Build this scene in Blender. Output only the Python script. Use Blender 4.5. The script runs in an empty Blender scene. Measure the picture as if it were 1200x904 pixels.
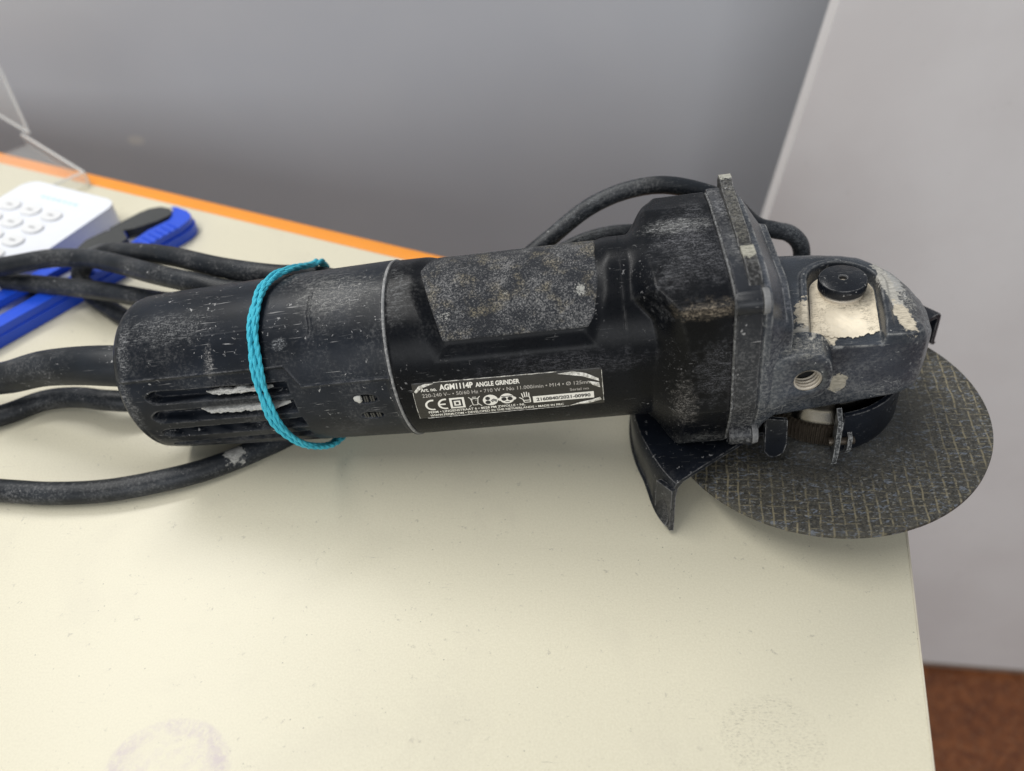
import bpy, bmesh, math, random
import numpy as np
from mathutils import Vector, Matrix, noise as mnoise

random.seed(7); np.random.seed(7)
PI = math.pi
sc = bpy.context.scene
C = sc.collection
MM = 0.001

# ------------------------------------------------------------------ camera, world, lamps, exposure
cam_d = bpy.data.cameras.new('camera'); cam = bpy.data.objects.new('camera', cam_d); C.objects.link(cam)
cam.matrix_world = Matrix((
    (0.999952, 0.006880, 0.006912, -0.1159186),
    (0.000000, 0.708760, -0.705449, -0.2118197),
    (-0.009752, 0.705416, 0.708727, 0.2480560),
    (0, 0, 0, 1)))
cam_d.sensor_width = 36.0; cam_d.lens = 26.162
cam_d.clip_start = 0.01; cam_d.clip_end = 30.0
cam_d.dof.use_dof = True; cam_d.dof.focus_distance = 0.272; cam_d.dof.aperture_fstop = 6.5
sc.camera = cam

w = bpy.data.worlds.new('World'); sc.world = w; w.use_nodes = True
bg = w.node_tree.nodes['Background']
bg.inputs['Color'].default_value = (0.88, 0.93, 1.0, 1); bg.inputs['Strength'].default_value = 0.42

def area(name, loc, target, sx, sy, power, col):
    d = bpy.data.lights.new(name, 'AREA'); d.shape = 'RECTANGLE'; d.size = sx; d.size_y = sy
    d.energy = power; d.color = col
    o = bpy.data.objects.new(name, d); C.objects.link(o); o.location = loc
    o.rotation_euler = (Vector(target) - Vector(loc)).to_track_quat('-Z', 'Y').to_euler()
    return o
area('ceiling_tube_back', (-0.80, 0.95, 1.45), (-0.1, 0, 0), 1.2, 0.16, 16, (1.0, 0.985, 0.95))
area('ceiling_tube_near', (-0.80, -0.10, 1.45), (-0.1, 0, 0), 1.2, 0.16, 13, (1.0, 0.985, 0.95))

area('wall_fill_behind_camera', (-0.45, -2.5, 0.95), (0.1, 0.4, -0.1), 2.0, 1.0, 30, (0.96, 0.98, 1.0))  # added area light that fills the wall and board from the camera side

sc.view_settings.view_transform = 'Standard'
sc.view_settings.look = 'None'
sc.view_settings.exposure = 0.0
sc.view_settings.gamma = 1.0
sc.cycles.max_bounces = 8
sc.cycles.transparent_max_bounces = 12

# ------------------------------------------------------------------ material helpers
class NT:
    def __init__(s, name):
        s.m = bpy.data.materials.new(name); s.m.use_nodes = True
        s.t = s.m.node_tree; s.b = s.t.nodes['Principled BSDF']
        tc = s.t.nodes.new('ShaderNodeTexCoord')
        vm = s.t.nodes.new('ShaderNodeVectorMath'); vm.operation = 'SCALE'; vm.inputs['Scale'].default_value = 1000
        s.L(tc.outputs['Object'], vm.inputs[0]); s.P = vm.outputs[0]
    def L(s, a, b): s.t.links.new(a, b)
    def put(s, v, sock):
        if isinstance(v, (int, float)): sock.default_value = v
        elif isinstance(v, (tuple, list)):
            if len(v) == 3 and sock.type == 'RGBA': v = tuple(v) + (1,)
            sock.default_value = v
        else: s.L(v, sock)
    def math(s, op, a, b=0.0, c=None, clamp=False):
        n = s.t.nodes.new('ShaderNodeMath'); n.operation = op; n.use_clamp = clamp
        s.put(a, n.inputs[0]); s.put(b, n.inputs[1])
        if c is not None: s.put(c, n.inputs[2])
        return n.outputs[0]
    def rng(s, v, a, b, c=0.0, d=1.0, smooth=True):
        n = s.t.nodes.new('ShaderNodeMapRange'); n.interpolation_type = 'SMOOTHSTEP' if smooth else 'LINEAR'
        s.put(v, n.inputs[0]); s.put(a, n.inputs[1]); s.put(b, n.inputs[2]); s.put(c, n.inputs[3]); s.put(d, n.inputs[4])
        return n.outputs[0]
    def mapv(s, loc=(0, 0, 0), rot=(0, 0, 0), scale=(1, 1, 1), src=None):
        n = s.t.nodes.new('ShaderNodeMapping'); s.L(src or s.P, n.inputs[0])
        n.inputs['Location'].default_value = loc; n.inputs['Rotation'].default_value = rot; n.inputs['Scale'].default_value = scale
        return n.outputs[0]
    def noise(s, scale, detail=4, rough=0.55, dist=0.0, vec=None, out=0):
        n = s.t.nodes.new('ShaderNodeTexNoise'); s.L(vec or s.P, n.inputs['Vector'])
        n.inputs['Scale'].default_value = scale; n.inputs['Detail'].default_value = detail
        n.inputs['Roughness'].default_value = rough; n.inputs['Distortion'].default_value = dist
        return n.outputs[out]
    def voro(s, scale, feature='F1', vec=None, out='Distance', rand=1.0):
        n = s.t.nodes.new('ShaderNodeTexVoronoi'); s.L(vec or s.P, n.inputs['Vector']); n.feature = feature
        n.inputs['Scale'].default_value = scale; n.inputs['Randomness'].default_value = rand
        return n.outputs[out]
    def mix(s, f, a, b):
        n = s.t.nodes.new('ShaderNodeMix'); n.data_type = 'RGBA'
        s.put(f, n.inputs[0]); s.put(a, n.inputs[6]); s.put(b, n.inputs[7]); return n.outputs[2]
    def sub(s, a, b):
        n = s.t.nodes.new('ShaderNodeVectorMath'); n.operation = 'SUBTRACT'; s.put(a, n.inputs[0]); s.put(b, n.inputs[1]); return n.outputs[0]
    def mul(s, a, b):
        n = s.t.nodes.new('ShaderNodeVectorMath'); n.operation = 'MULTIPLY'; s.put(a, n.inputs[0]); s.put(b, n.inputs[1]); return n.outputs[0]
    def length(s, a):
        n = s.t.nodes.new('ShaderNodeVectorMath'); n.operation = 'LENGTH'; s.L(a, n.inputs[0]); return n.outputs['Value']
    def sep(s, a):
        n = s.t.nodes.new('ShaderNodeSeparateXYZ'); s.L(a, n.inputs[0]); return n.outputs
    def blob(s, c, r, n=None, amp=0.6, lo=0.0, hi=0.25):
        d = s.length(s.mul(s.sub(s.P, tuple(c)), tuple(1.0 / q for q in r)))
        v = s.math('SUBTRACT', 1.0, d)
        if n is not None: v = s.math('ADD', v, s.math('MULTIPLY', s.math('SUBTRACT', n, 0.5), amp * 2))
        return s.rng(v, lo, hi)
    def edge(s, radius=0.7, k=9.0):
        n = s.t.nodes.new('ShaderNodeBevel'); n.samples = 4; n.inputs['Radius'].default_value = radius * MM
        g = s.t.nodes.new('ShaderNodeNewGeometry')
        d = s.t.nodes.new('ShaderNodeVectorMath'); d.operation = 'DOT_PRODUCT'
        s.L(n.outputs[0], d.inputs[0]); s.L(g.outputs['Normal'], d.inputs[1])
        return s.math('MULTIPLY', s.math('SUBTRACT', 1.0, d.outputs['Value']), k, clamp=True)
    def bump(s, h, strength=0.3, dist=0.1, normal=None):
        n = s.t.nodes.new('ShaderNodeBump'); n.inputs['Strength'].default_value = strength
        n.inputs['Distance'].default_value = dist * MM; s.L(h, n.inputs['Height'])
        if normal is not None: s.L(normal, n.inputs['Normal'])
        return n.outputs[0]
    def done(s, col, rough, metal=0.0, normal=None, spec=None, **kw):
        s.put(col, s.b.inputs['Base Color']); s.put(rough, s.b.inputs['Roughness']); s.put(metal, s.b.inputs['Metallic'])
        if normal is not None: s.L(normal, s.b.inputs['Normal'])
        if spec is not None: s.b.inputs['Specular IOR Level'].default_value = spec
        for k, v in kw.items(): s.put(v, s.b.inputs[k.replace('_', ' ')])
        return s.m

DUST = (0.30, 0.295, 0.29)
def worn_black(name, base=(0.012, 0.016, 0.024), dust=0.5, cloud=0.02, thr=0.50, scr=1.0, specks=1.0, edges=0.7, patches=(),
               rough=0.42, grain=0.35, grain_scale=3.0, wear=DUST, edge_r=0.7, seed=0.0, spec=0.26):
    s = NT(name)
    P2 = s.mapv(loc=(seed, seed * 1.7, -seed))
    big = s.noise(cloud, 5, 0.62, 0.3, P2)
    fine = s.noise(0.9, 3, 0.7, 0.0, P2)
    veil = s.math('MULTIPLY', s.rng(big, thr - 0.06, thr + 0.22), s.math('ADD', s.math('MULTIPLY', s.rng(fine, 0.44, 0.68), 0.85), 0.10))
    veil = s.math('MULTIPLY', veil, dust)
    # scratches: two directions of stretched noise
    sa = s.noise(1.0, 2, 0.5, 0.6, s.mapv(rot=(0.5, 0.3, 0.5), scale=(0.10, 1.9, 1.9), loc=(seed, 0, 0)))
    sb = s.noise(1.0, 2, 0.5, 0.8, s.mapv(rot=(-0.6, -0.7, -0.9), scale=(0.12, 2.3, 2.3), loc=(0, seed, 0)))
    gate = s.noise(0.038, 4, 0.66, 0.4, s.mapv(loc=(31 + seed, 7, 3)))
    scm = s.math('MULTIPLY', s.math('MAXIMUM', s.rng(sa, 0.68, 0.75), s.rng(sb, 0.69, 0.76)), s.rng(gate, 0.44, 0.62, 0.0, 0.95))
    scm = s.math('MULTIPLY', scm, scr)
    sp = s.math('MULTIPLY', s.rng(s.noise(0.55, 4, 0.6, 0.4, s.mapv(loc=(5, seed, 9))), 0.655, 0.675), s.rng(gate, 0.46, 0.60, 0, 1.0))
    sp = s.math('MULTIPLY', sp, specks)
    m = s.math('MAXIMUM', veil, s.math('MAXIMUM', scm, sp))
    if edges > 0:
        e = s.math('MULTIPLY', s.edge(edge_r), s.rng(s.noise(0.35, 4, 0.7, 0, P2), 0.36, 0.62))
        m = s.math('MAXIMUM', m, s.math('MULTIPLY', e, edges))
    base = tuple(q * 0.42 for q in base) if max(base) < 0.04 else base
    tone = s.noise(0.05, 3, 0.5, 0, s.mapv(loc=(2, 2, seed)))
    b2 = s.mix(s.rng(tone, 0.35, 0.7), tuple(c * (0.5 if max(base) > 0.03 and max(base) < 0.1 else 1) for c in base), tuple(c * (1.0 if max(base) > 0.03 and max(base) < 0.1 else 1.8) + 0.001 for c in base))
    col = s.mix(m, b2, wear)
    rg = s.math('ADD', s.rng(m, 0, 0.6, rough - 0.06, 0.85), s.math('MULTIPLY', s.math('SUBTRACT', fine, 0.5), 0.25))
    pn = None
    met = 0.0
    scraped = None
    for (c, r, pc, amp, nsc, op) in patches:
        pn = s.noise(nsc, 5, 0.65, 0.2)
        if op >= 0.9: k = s.math('MULTIPLY', s.blob(c, r, pn, amp, 0.0, 0.08), op)
        else:       # thin scuffed film: soft limits, broken up by hairline scratches and pinpoints
            hair = s.noise(1.0, 3, 0.65, 0.8, s.mapv(rot=(0.4, 0.9, 0.7 + c[0]), scale=(0.35, 2.4, 2.4)))
            pin = s.noise(1.7, 3, 0.75)
            tex = s.math('MAXIMUM', s.rng(hair, 0.53, 0.62), s.math('MULTIPLY', s.rng(pin, 0.53, 0.62), 0.9))
            tex = s.math('ADD', s.math('MULTIPLY', tex, 0.93), 0.07)
            k = s.math('MULTIPLY', s.math('MULTIPLY', s.blob(c, tuple(q * 1.25 for q in r), pn, amp * 0.9, 0.0, 0.75), tex), min(1.0, op * 2.0))
        if op >= 0.9: scraped = k if scraped is None else s.math('MAXIMUM', scraped, k)
        tn = s.noise(1.0, 5, 0.7, 0.5, s.mapv(rot=(0.3, 0.2, 0.8), scale=(0.4, 1.8, 1.2)))
        tint = s.mix(s.rng(tn, 0.32, 0.68), pc, tuple(q * 0.52 for q in pc))
        col = s.mix(k, col, tint)
        rg = s.math('MAXIMUM', rg, s.math('MULTIPLY', k, 0.75))
    h = s.math('ADD', s.math('MULTIPLY', s.noise(grain_scale, 2, 0.6), grain), s.math('MULTIPLY', m, 0.5))
    if scraped is not None: h = s.math('SUBTRACT', h, s.math('MULTIPLY', scraped, 1.6))
    return s.done(col, rg, 0.0, s.bump(h, 0.5, 0.12), spec)

def plain(name, col, rough=0.5, metal=0.0, var=0.15, nscale=0.3, bump=0.1, **kw):
    s = NT(name)
    n = s.noise(nscale, 4, 0.6)
    c = s.mix(n, tuple(q * (1 - var) for q in col), tuple(min(1, q * (1 + var)) for q in col))
    return s.done(c, s.rng(n, 0.2, 0.8, rough * 0.85, min(1, rough * 1.15), False), metal, s.bump(s.noise(nscale * 8, 3), bump, 0.08), **kw)

CREAM = (0.62, 0.55, 0.43); GREYM = (0.42, 0.42, 0.41); SILV = (0.52, 0.50, 0.46)
M = {}
M['rear'] = worn_black('worn_black_rear_plastic', thr=0.50, dust=0.40, scr=1.0, edges=0.6, edge_r=0.9, grain=0.25, spec=0.18, seed=3, patches=[
    ((-262, -16, 27), (3, 14, 10), (0.24, 0.24, 0.24), 0.9, 0.35, 0.55),
    ((-264, -26, 8), (3, 8, 14), (0.20, 0.20, 0.20), 0.9, 0.4, 0.45),
    ((-178, -8, 35), (16, 12, 4.5), (0.27, 0.265, 0.25), 0.9, 0.5, 0.6),
    ((-245, -14, 32), (20, 8, 6), (0.22, 0.22, 0.22), 1.1, 0.45, 0.4),
    ((-199, -22, 26), (3.2, 2.2, 2.5), (0.36, 0.37, 0.38), 0.7, 0.8, 0.8),
    ((-227, -24, 22), (2.0, 6, 6.5), (0.30, 0.29, 0.28), 1.3, 0.9, 0.7)])
M['front'] = worn_black('worn_black_front_plastic', base=(0.0045, 0.0055, 0.008), thr=0.58, dust=0.16, scr=0.7, specks=0.55, edges=0.65, edge_r=1.3, grain=0.22, rough=0.36, spec=0.10, seed=11, patches=[
    ((-52, -2, 37), (12, 26, 6), (0.17, 0.17, 0.18), 0.9, 0.12, 0.45), ((-62, -22, 30), (5, 9, 8), (0.20, 0.20, 0.21), 1.1, 0.4, 0.4), ((-47, -35, 5), (10, 4, 14), (0.12, 0.12, 0.13), 1.1, 0.25, 0.4), ((-155, -10, 34), (5, 16, 8), (0.20, 0.20, 0.20), 1.2, 0.4, 0.35), ((-98, -30, 10), (30, 6, 5), (0.10, 0.10, 0.11), 1.2, 0.2, 0.3),  # first patch: grey smears, with the lit tone of the top facet painted in
    ((-55, 8, 37), (12, 5, 4), (0.36, 0.36, 0.35), 1.2, 0.45, 0.65),
    ((-50, -34, 31), (12, 4, 3.4), (0.30, 0.25, 0.19), 1.0, 0.5, 0.75),
    ((-58, -34, -12), (5, 5, 14), (0.16, 0.15, 0.14), 1.2, 0.5, 0.5),
    ((-50, -28, -36), (14, 10, 6), (0.13, 0.13, 0.125), 1.0, 0.35, 0.5)])
M['ring'] = worn_black('worn_black_ring_plastic', base=(0.022, 0.025, 0.032), thr=0.46, dust=0.45, edges=0.5, seed=19, patches=[
    ((-36, -8, 37), (5, 14, 5), (0.25, 0.25, 0.25), 1.0, 0.3, 0.6), ((-36, 20, 37), (6, 12, 6), (0.27, 0.27, 0.28), 1.0, 0.3, 0.6)])
M['pad'] = None
M['gear'] = worn_black('worn_painted_gear_case', base=(0.041, 0.048, 0.060), thr=0.46, dust=0.40, scr=1.2, edges=0.9, edge_r=1.1, rough=0.34, grain=0.5, grain_scale=1.4, spec=0.34, seed=23, wear=(0.36, 0.355, 0.34), patches=[
    ((-13, -13, 7), (4.6, 9.0, 5), CREAM, 0.95, 0.40, 1.0), ((-9, -20, 5), (4.0, 5.5, 5), CREAM, 0.9, 0.5, 1.0), ((-17, -23, 6), (7.5, 5, 4), (0.50, 0.47, 0.41), 1.0, 0.5, 1.0), ((17.5, 2, 6), (2.6, 15, 5), (0.50, 0.48, 0.43), 1.0, 0.55, 0.95), ((21, 8, 4), (2.0, 14, 5), (0.42, 0.42, 0.41), 1.1, 0.6, 0.9), ((28, -16, -8), (4, 7, 12), (0.36, 0.36, 0.35), 1.1, 0.45, 0.8),
    ((20, -3, 5), (5.5, 16, 6), (0.45, 0.43, 0.39), 1.1, 0.3, 0.8),
    ((17.5, -17, 5), (2.9, 9, 4), CREAM, 0.95, 0.45, 1.0),
    ((23, 12, 3), (9, 9, 6), (0.30, 0.30, 0.30), 1.2, 0.4, 0.6),
    ((-4.5, -27, -13), (3.4, 4, 4.6), (0.42, 0.38, 0.30), 0.7, 0.6, 0.9),
    ((24, -24, -12), (5, 7, 10), (0.33, 0.33, 0.32), 1.2, 0.4, 0.6),
    ((12, -27, -17), (16, 4, 5), (0.24, 0.24, 0.24), 1.3, 0.35, 0.5),
    ((-28, 20, 32), (5, 12, 8), (0.30, 0.30, 0.31), 1.2, 0.35, 0.7), ((-28, -24, 26), (6, 12, 14), (0.20, 0.20, 0.22), 1.0, 0.3, 0.5), ((27, 2, 0), (6, 22, 8), (0.36, 0.36, 0.36), 1.1, 0.4, 0.7), ((26, -20, 1), (6, 6, 14), (0.34, 0.34, 0.34), 1.2, 0.5, 0.7), ((-14, -30, 8), (12, 6, 3), (0.45, 0.43, 0.38), 1.1, 0.5, 0.8)])
M['pocket'] = worn_black('bare_cream_metal_pocket', base=(0.50, 0.44, 0.34), thr=0.5, dust=0.5, scr=0.6, specks=0.5, edges=0, rough=0.46, grain=0.5, seed=5, wear=(0.66, 0.63, 0.55), patches=[
    ((2.5, 3, 3), (11, 10, 6), (0.15, 0.125, 0.09), 1.2, 0.25, 0.45), ((-8.5, -12, 3), (3, 16, 5), (0.22, 0.18, 0.13), 1.2, 0.3, 0.4), ((8, -10, 3), (3, 14, 5), (0.20, 0.17, 0.12), 1.2, 0.3, 0.35)])
M['fin'] = worn_black('battered_black_rib', base=(0.020, 0.020, 0.020), thr=0.42, dust=0.5, specks=1.4, edges=0.9, seed=29, patches=[
    ((-35, 32, 42.5), (5, 4.0, 3), (0.44, 0.43, 0.37), 0.8, 0.9, 1.0), ((-35, -14.5, 39), (4, 4.5, 2), (0.40, 0.385, 0.32), 0.8, 0.8, 1.0),
    ((-35, 8, 39), (4, 26, 3), (0.20, 0.19, 0.16), 1.6, 0.8, 0.8)])
M['guard'] = worn_black('worn_black_guard_steel', base=(0.010, 0.013, 0.020), thr=0.60, dust=0.18, scr=0.6, edges=0.8, rough=0.38, grain=0.15, seed=37, patches=[
    ((-66, -46, -58), (5, 8, 12), (0.15, 0.145, 0.14), 1.2, 0.4, 0.6)])
M['cord'] = worn_black('dusty_rubber_cord', base=(0.014, 0.018, 0.024), thr=0.44, dust=0.34, cloud=0.04, scr=0.5, specks=1.0, edges=0, rough=0.5, grain=0.2, seed=41, patches=[
    ((-280, -20, -25), (17, 7, 5), (0.40, 0.39, 0.36), 1.1, 0.35, 0.95), ((-242, -20, -31), (5.5, 4.5, 5), (0.40, 0.39, 0.36), 1.1, 0.4, 0.95), ((-345, 98, 12), (16, 6, 6), (0.26, 0.27, 0.28), 0.9, 0.3, 0.5), ((-95, 62, 10), (30, 12, 14), (0.20, 0.21, 0.22), 1.0, 0.3, 0.4), ((5, 62, -8), (18, 10, 14), (0.24, 0.25, 0.26), 1.0, 0.3, 0.5), ((-305, 15, 0), (30, 12, 10), (0.20, 0.20, 0.20), 1.0, 0.4, 0.35)])
M['button'] = worn_black('worn_black_button', base=(0.016, 0.019, 0.026), thr=0.5, dust=0.3, scr=0.6, edges=0.8, rough=0.32, seed=43, edge_r=0.5)
M['steel'] = plain('dull_steel', (0.17, 0.16, 0.145), 0.22, 1.0, 0.35, 0.25, 0.2)
M['rusty'] = plain('rusty_dark_steel', (0.075, 0.060, 0.045), 0.38, 0.6, 0.7, 0.5, 0.4)
M['black'] = plain('black_plastic', (0.008, 0.008, 0.009), 0.4)
M['hole_shade'] = plain('hole_shade_black', (0.003, 0.003, 0.003), 0.8)  # near-black colour painted for the shade inside holes
M['plaster'] = plain('dried_plaster', (0.46, 0.45, 0.42), 0.9, 0, 0.3, 0.8, 0.9)
M['thread'] = plain('threaded_cream_metal', (0.55, 0.49, 0.40), 0.5, 0.2, 0.4, 0.6, 0.3)

# grip pad: rough rubber speckled with dust
s = NT('dusty_speckled_grip')
f1 = s.noise(1.5, 3, 0.8); f2 = s.noise(2.6, 2, 0.8, 0, s.mapv(loc=(9, 4, 2))); big = s.noise(0.075, 6, 0.72, 0.5)
k = s.rng(s.math('ADD', s.math('ADD', f1, s.math('MULTIPLY', f2, 0.5)), s.math('MULTIPLY', big, 0.62)), 1.02, 1.30)
col = s.mix(k, (0.010, 0.012, 0.017), (0.235, 0.23, 0.225))
yel = s.math('MULTIPLY', s.rng(s.noise(0.11, 4, 0.6, 0, s.mapv(loc=(40, 11, 0))), 0.50, 0.66), s.rng(f1, 0.42, 0.62))
col = s.mix(s.math('MULTIPLY', yel, 0.5), col, (0.32, 0.27, 0.17))
for c_, r_ in (((-116, -14, 34), (2.0, 2.0, 3)), ((-90, -16, 33), (3.2, 3.5, 4)), ((-138, -20, 31), (5, 3, 4))):
    col = s.mix(s.math('MULTIPLY', s.blob(c_, r_, f1, 0.8), 0.8), col, (0.45, 0.44, 0.40))
M['pad'] = s.done(col, 0.8, 0, s.bump(s.math('ADD', f1, f2), 0.9, 0.5))

# cutting disc: resin with glass-fibre net
s = NT('abrasive_disc_with_fibre_net')
X_, Y_, Z_ = s.sep(s.P)
wob = s.noise(0.12, 2, 0.5)
def lines(rot, per, wid, wv, off):
    v = s.sep(s.mapv(rot=(0, 0, rot)))[0]
    v = s.math('ADD', v, s.math('MULTIPLY', wv, 1.6)); v = s.math('ADD', v, off)
    fr = s.math('ABSOLUTE', s.math('SUBTRACT', s.math('FRACT', s.math('DIVIDE', v, per)), 0.5))
    return s.rng(fr, 0.5 - wid / per, 0.5 - 0.25 * wid / per)
l1 = lines(0.14, 4.0, 0.52, wob, 0.0); l2 = lines(0.14 + PI / 2, 3.1, 0.42, wob, 0.9)
brk1 = s.rng(s.noise(0.42, 3, 0.7, 0, s.mapv(loc=(4, 4, 0))), 0.38, 0.56)
brk2 = s.rng(s.noise(0.5, 3, 0.7, 0, s.mapv(loc=(14, 1, 0))), 0.43, 0.60)
rad = s.length(s.mul(s.P, (1, 1, 0)))
vis = s.rng(s.math('ADD', rad, s.math('MULTIPLY', s.noise(0.09, 3, 0.6), 22)), 42, 68, 0.12, 1.0)
tang = s.noise(0.9, 4, 0.7, 0.5)
grains = s.noise(0.55, 3, 0.6, 0.8, s.mapv(rot=(0, 0, -0.25), scale=(0.8, 1.6, 1)))
g2 = s.noise(0.75, 3, 0.7, 0, s.mapv(loc=(3, 8, 0), scale=(0.7, 1.5, 1)))
col = s.mix(s.rng(tang, 0.35, 0.7), (0.016, 0.0155, 0.013), (0.085, 0.078, 0.062))
col = s.mix(s.rng(grains, 0.55, 0.66), col, (0.125, 0.140, 0.165))
col = s.mix(s.rng(g2, 0.60, 0.68), col, (0.20, 0.195, 0.175))
net = s.math('MULTIPLY', s.math('MAXIMUM', s.math('MULTIPLY', l1, brk1), s.math('MULTIPLY', s.math('MULTIPLY', l2, brk2), 0.75)), vis)
col = s.mix(s.math('MULTIPLY', net, 0.72), col, (0.27, 0.23, 0.14))
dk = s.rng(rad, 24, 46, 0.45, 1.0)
fade = s.noise(0.035, 4, 0.7, 0.3, s.mapv(loc=(7, 2, 0)))
col = s.mix(s.rng(fade, 0.42, 0.68, 0, 0.45), col, (0.055, 0.050, 0.038))
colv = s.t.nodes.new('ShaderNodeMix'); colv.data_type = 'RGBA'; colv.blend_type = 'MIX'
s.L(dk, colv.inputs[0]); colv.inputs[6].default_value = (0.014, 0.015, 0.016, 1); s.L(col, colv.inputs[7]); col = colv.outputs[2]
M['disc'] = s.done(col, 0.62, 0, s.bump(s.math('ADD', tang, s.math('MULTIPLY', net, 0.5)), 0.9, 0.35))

# ------------------------------------------------------------------ geometry helpers
def obj(name, verts, faces, mat, parent=None, smooth=True, auto=None, mm=True):
    me = bpy.data.meshes.new(name)
    v = np.asarray(verts, float) * (MM if mm else 1)
    me.from_pydata(v.tolist(), [], [list(map(int, f)) for f in faces]); me.validate(); me.update()
    me.materials.append(mat)
    if smooth:
        me.polygons.foreach_set('use_smooth', [True] * len(me.polygons))
        if auto: me.set_sharp_from_angle(angle=math.radians(auto))
    o = bpy.data.objects.new(name, me); C.objects.link(o)
    if parent is not None: o.parent = parent
    return o
def from_bm(name, bm, mat, parent=None, smooth=True, auto=35):
    bmesh.ops.recalc_face_normals(bm, faces=bm.faces)
    me = bpy.data.meshes.new(name); bm.to_mesh(me); bm.free(); me.materials.append(mat)
    me.transform(Matrix.Scale(MM, 4))
    if smooth:
        me.polygons.foreach_set('use_smooth', [True] * len(me.polygons)); me.set_sharp_from_angle(angle=math.radians(auto))
    o = bpy.data.objects.new(name, me); C.objects.link(o)
    if parent is not None: o.parent = parent
    return o
def tag(o, label=None, cat=None, group=None, kind=None):
    for k_, v_ in (('label', label), ('category', cat), ('group', group), ('kind', kind)):
        if v_: o[k_] = v_
    return o
def empty(name, loc_mm, rz=0.0):
    o = bpy.data.objects.new(name, None); C.objects.link(o); o.location = Vector(loc_mm) * MM; o.rotation_euler = (0, 0, rz)
    o.empty_display_size = 0.02; return o
def gridfaces(n, m, closed=False, flip=False):
    f = []
    for i in range(n - 1):
        for j in range(m if closed else m - 1):
            a = i * m + j; b = i * m + (j + 1) % m; c = (i + 1) * m + (j + 1) % m; d = (i + 1) * m + j
            f.append((a, d, c, b) if flip else (a, b, c, d))
    return f
def loft(name, rings, mat, parent, caps=(True, True), auto=30, smooth=True):
    n = len(rings); m = len(rings[0])
    v = [p for r in rings for p in r]; f = gridfaces(n, m, True)
    if caps[0]: f.append(list(range(m))[::-1])
    if caps[1]: f.append([(n - 1) * m + j for j in range(m)])
    bm = bmesh.new(); vs = [bm.verts.new(p) for p in v]
    for q in f:
        try: bm.faces.new([vs[i] for i in q])
        except ValueError: pass
    return from_bm(name, bm, mat, parent, smooth, auto)
def add_tube(bm, pts, r, seg=12, closed=False, caps=True):
    pts = [Vector(p) for p in pts]; n = len(pts)
    rr = r if hasattr(r, '__len__') else [r] * n
    rings = []; up = None
    for i, p in enumerate(pts):
        t = (pts[(i + 1) % n] - pts[i - 1]) if closed else (pts[min(i + 1, n - 1)] - pts[max(i - 1, 0)])
        t.normalize()
        if up is None: up = t.orthogonal().normalized()
        up = (up - t * up.dot(t)).normalized(); b = t.cross(up)
        rings.append([bm.verts.new(p + (up * math.cos(a) + b * math.sin(a)) * rr[i]) for a in [2 * PI * k / seg for k in range(seg)]])
    for i in range(n if closed else n - 1):
        A = rings[i]; B = rings[(i + 1) % n]
        off = 0
        if closed and i == n - 1:
            off = min(range(seg), key=lambda o_: (A[0].co - B[o_].co).length)
        for k in range(seg): bm.faces.new((A[k], A[(k + 1) % seg], B[(k + 1 + off) % seg], B[(k + off) % seg]))
    if caps and not closed: bm.faces.new(rings[0][::-1]); bm.faces.new(rings[-1])
def spline(P, per=14, closed=False):
    P = [np.array(p, float) for p in P]; n = len(P); out = []
    for i in range(n if closed else n - 1):
        p0 = P[(i - 1) % n] if (closed or i > 0) else 2 * P[0] - P[1]
        p1 = P[i]; p2 = P[(i + 1) % n]
        p3 = P[(i + 2) % n] if (closed or i + 2 < n) else 2 * P[-1] - P[-2]
        for k in range(per):
            t = k / per
            out.append(0.5 * ((2 * p1) + (-p0 + p2) * t + (2 * p0 - 5 * p1 + 4 * p2 - p3) * t * t + (-p0 + 3 * p1 - 3 * p2 + p3) * t ** 3))
    if not closed: out.append(P[-1])
    return out
def lathe(bm, prof, c=(0, 0), seg=64, a0=0.0, a1=2 * PI, axis='z'):
    full = abs(a1 - a0 - 2 * PI) < 1e-6; n = seg if full else seg + 1
    rings = []
    for (r, z) in prof:
        ring = []
        for k in range(n):
            a = a0 + (a1 - a0) * k / seg
            p = (c[0] + r * math.cos(a), c[1] + r * math.sin(a), z)
            if axis == 'x': p = (z, c[0] + r * math.cos(a), c[1] + r * math.sin(a))
            if axis == 'y': p = (c[0] + r * math.cos(a), z, c[1] + r * math.sin(a))
            ring.append(bm.verts.new(p))
        rings.append(ring)
    for i in range(len(rings) - 1):
        for k in range(n if full else n - 1):
            bm.faces.new((rings[i][k], rings[i][(k + 1) % n], rings[i + 1][(k + 1) % n], rings[i + 1][k]))
    return rings
def solid_lathe(bm, prof, **kw):
    r = lathe(bm, prof, **kw); bm.faces.new(r[0][::-1]); bm.faces.new(r[-1]); return r
def prism(bm, poly, z0, z1, fn=None):
    fn = fn or (lambda x, y, z: (x, y, z))
    a = [bm.verts.new(fn(x, y, z0)) for x, y in poly]; b = [bm.verts.new(fn(x, y, z1)) for x, y in poly]; n = len(poly)
    for i in range(n): bm.faces.new((a[i], a[(i + 1) % n], b[(i + 1) % n], b[i]))
    bm.faces.new(a[::-1]); bm.faces.new(b)
def bevel(bm, w_, seg=2, ang=30):
    e = [e for e in bm.edges if len(e.link_faces) == 2 and e.calc_face_angle(0) > math.radians(ang)]
    bmesh.ops.bevel(bm, geom=e, offset=w_, segments=seg, affect='EDGES', profile=0.5)
def sstep(a, b, x):
    t = np.clip((np.asarray(x, float) - a) / (b - a), 0, 1); return t * t * (3 - 2 * t)
def fbm(x, y, z=0.0, o=3): return mnoise.fractal(Vector((x, y, z)), 0.6, 2.0, o)

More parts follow.
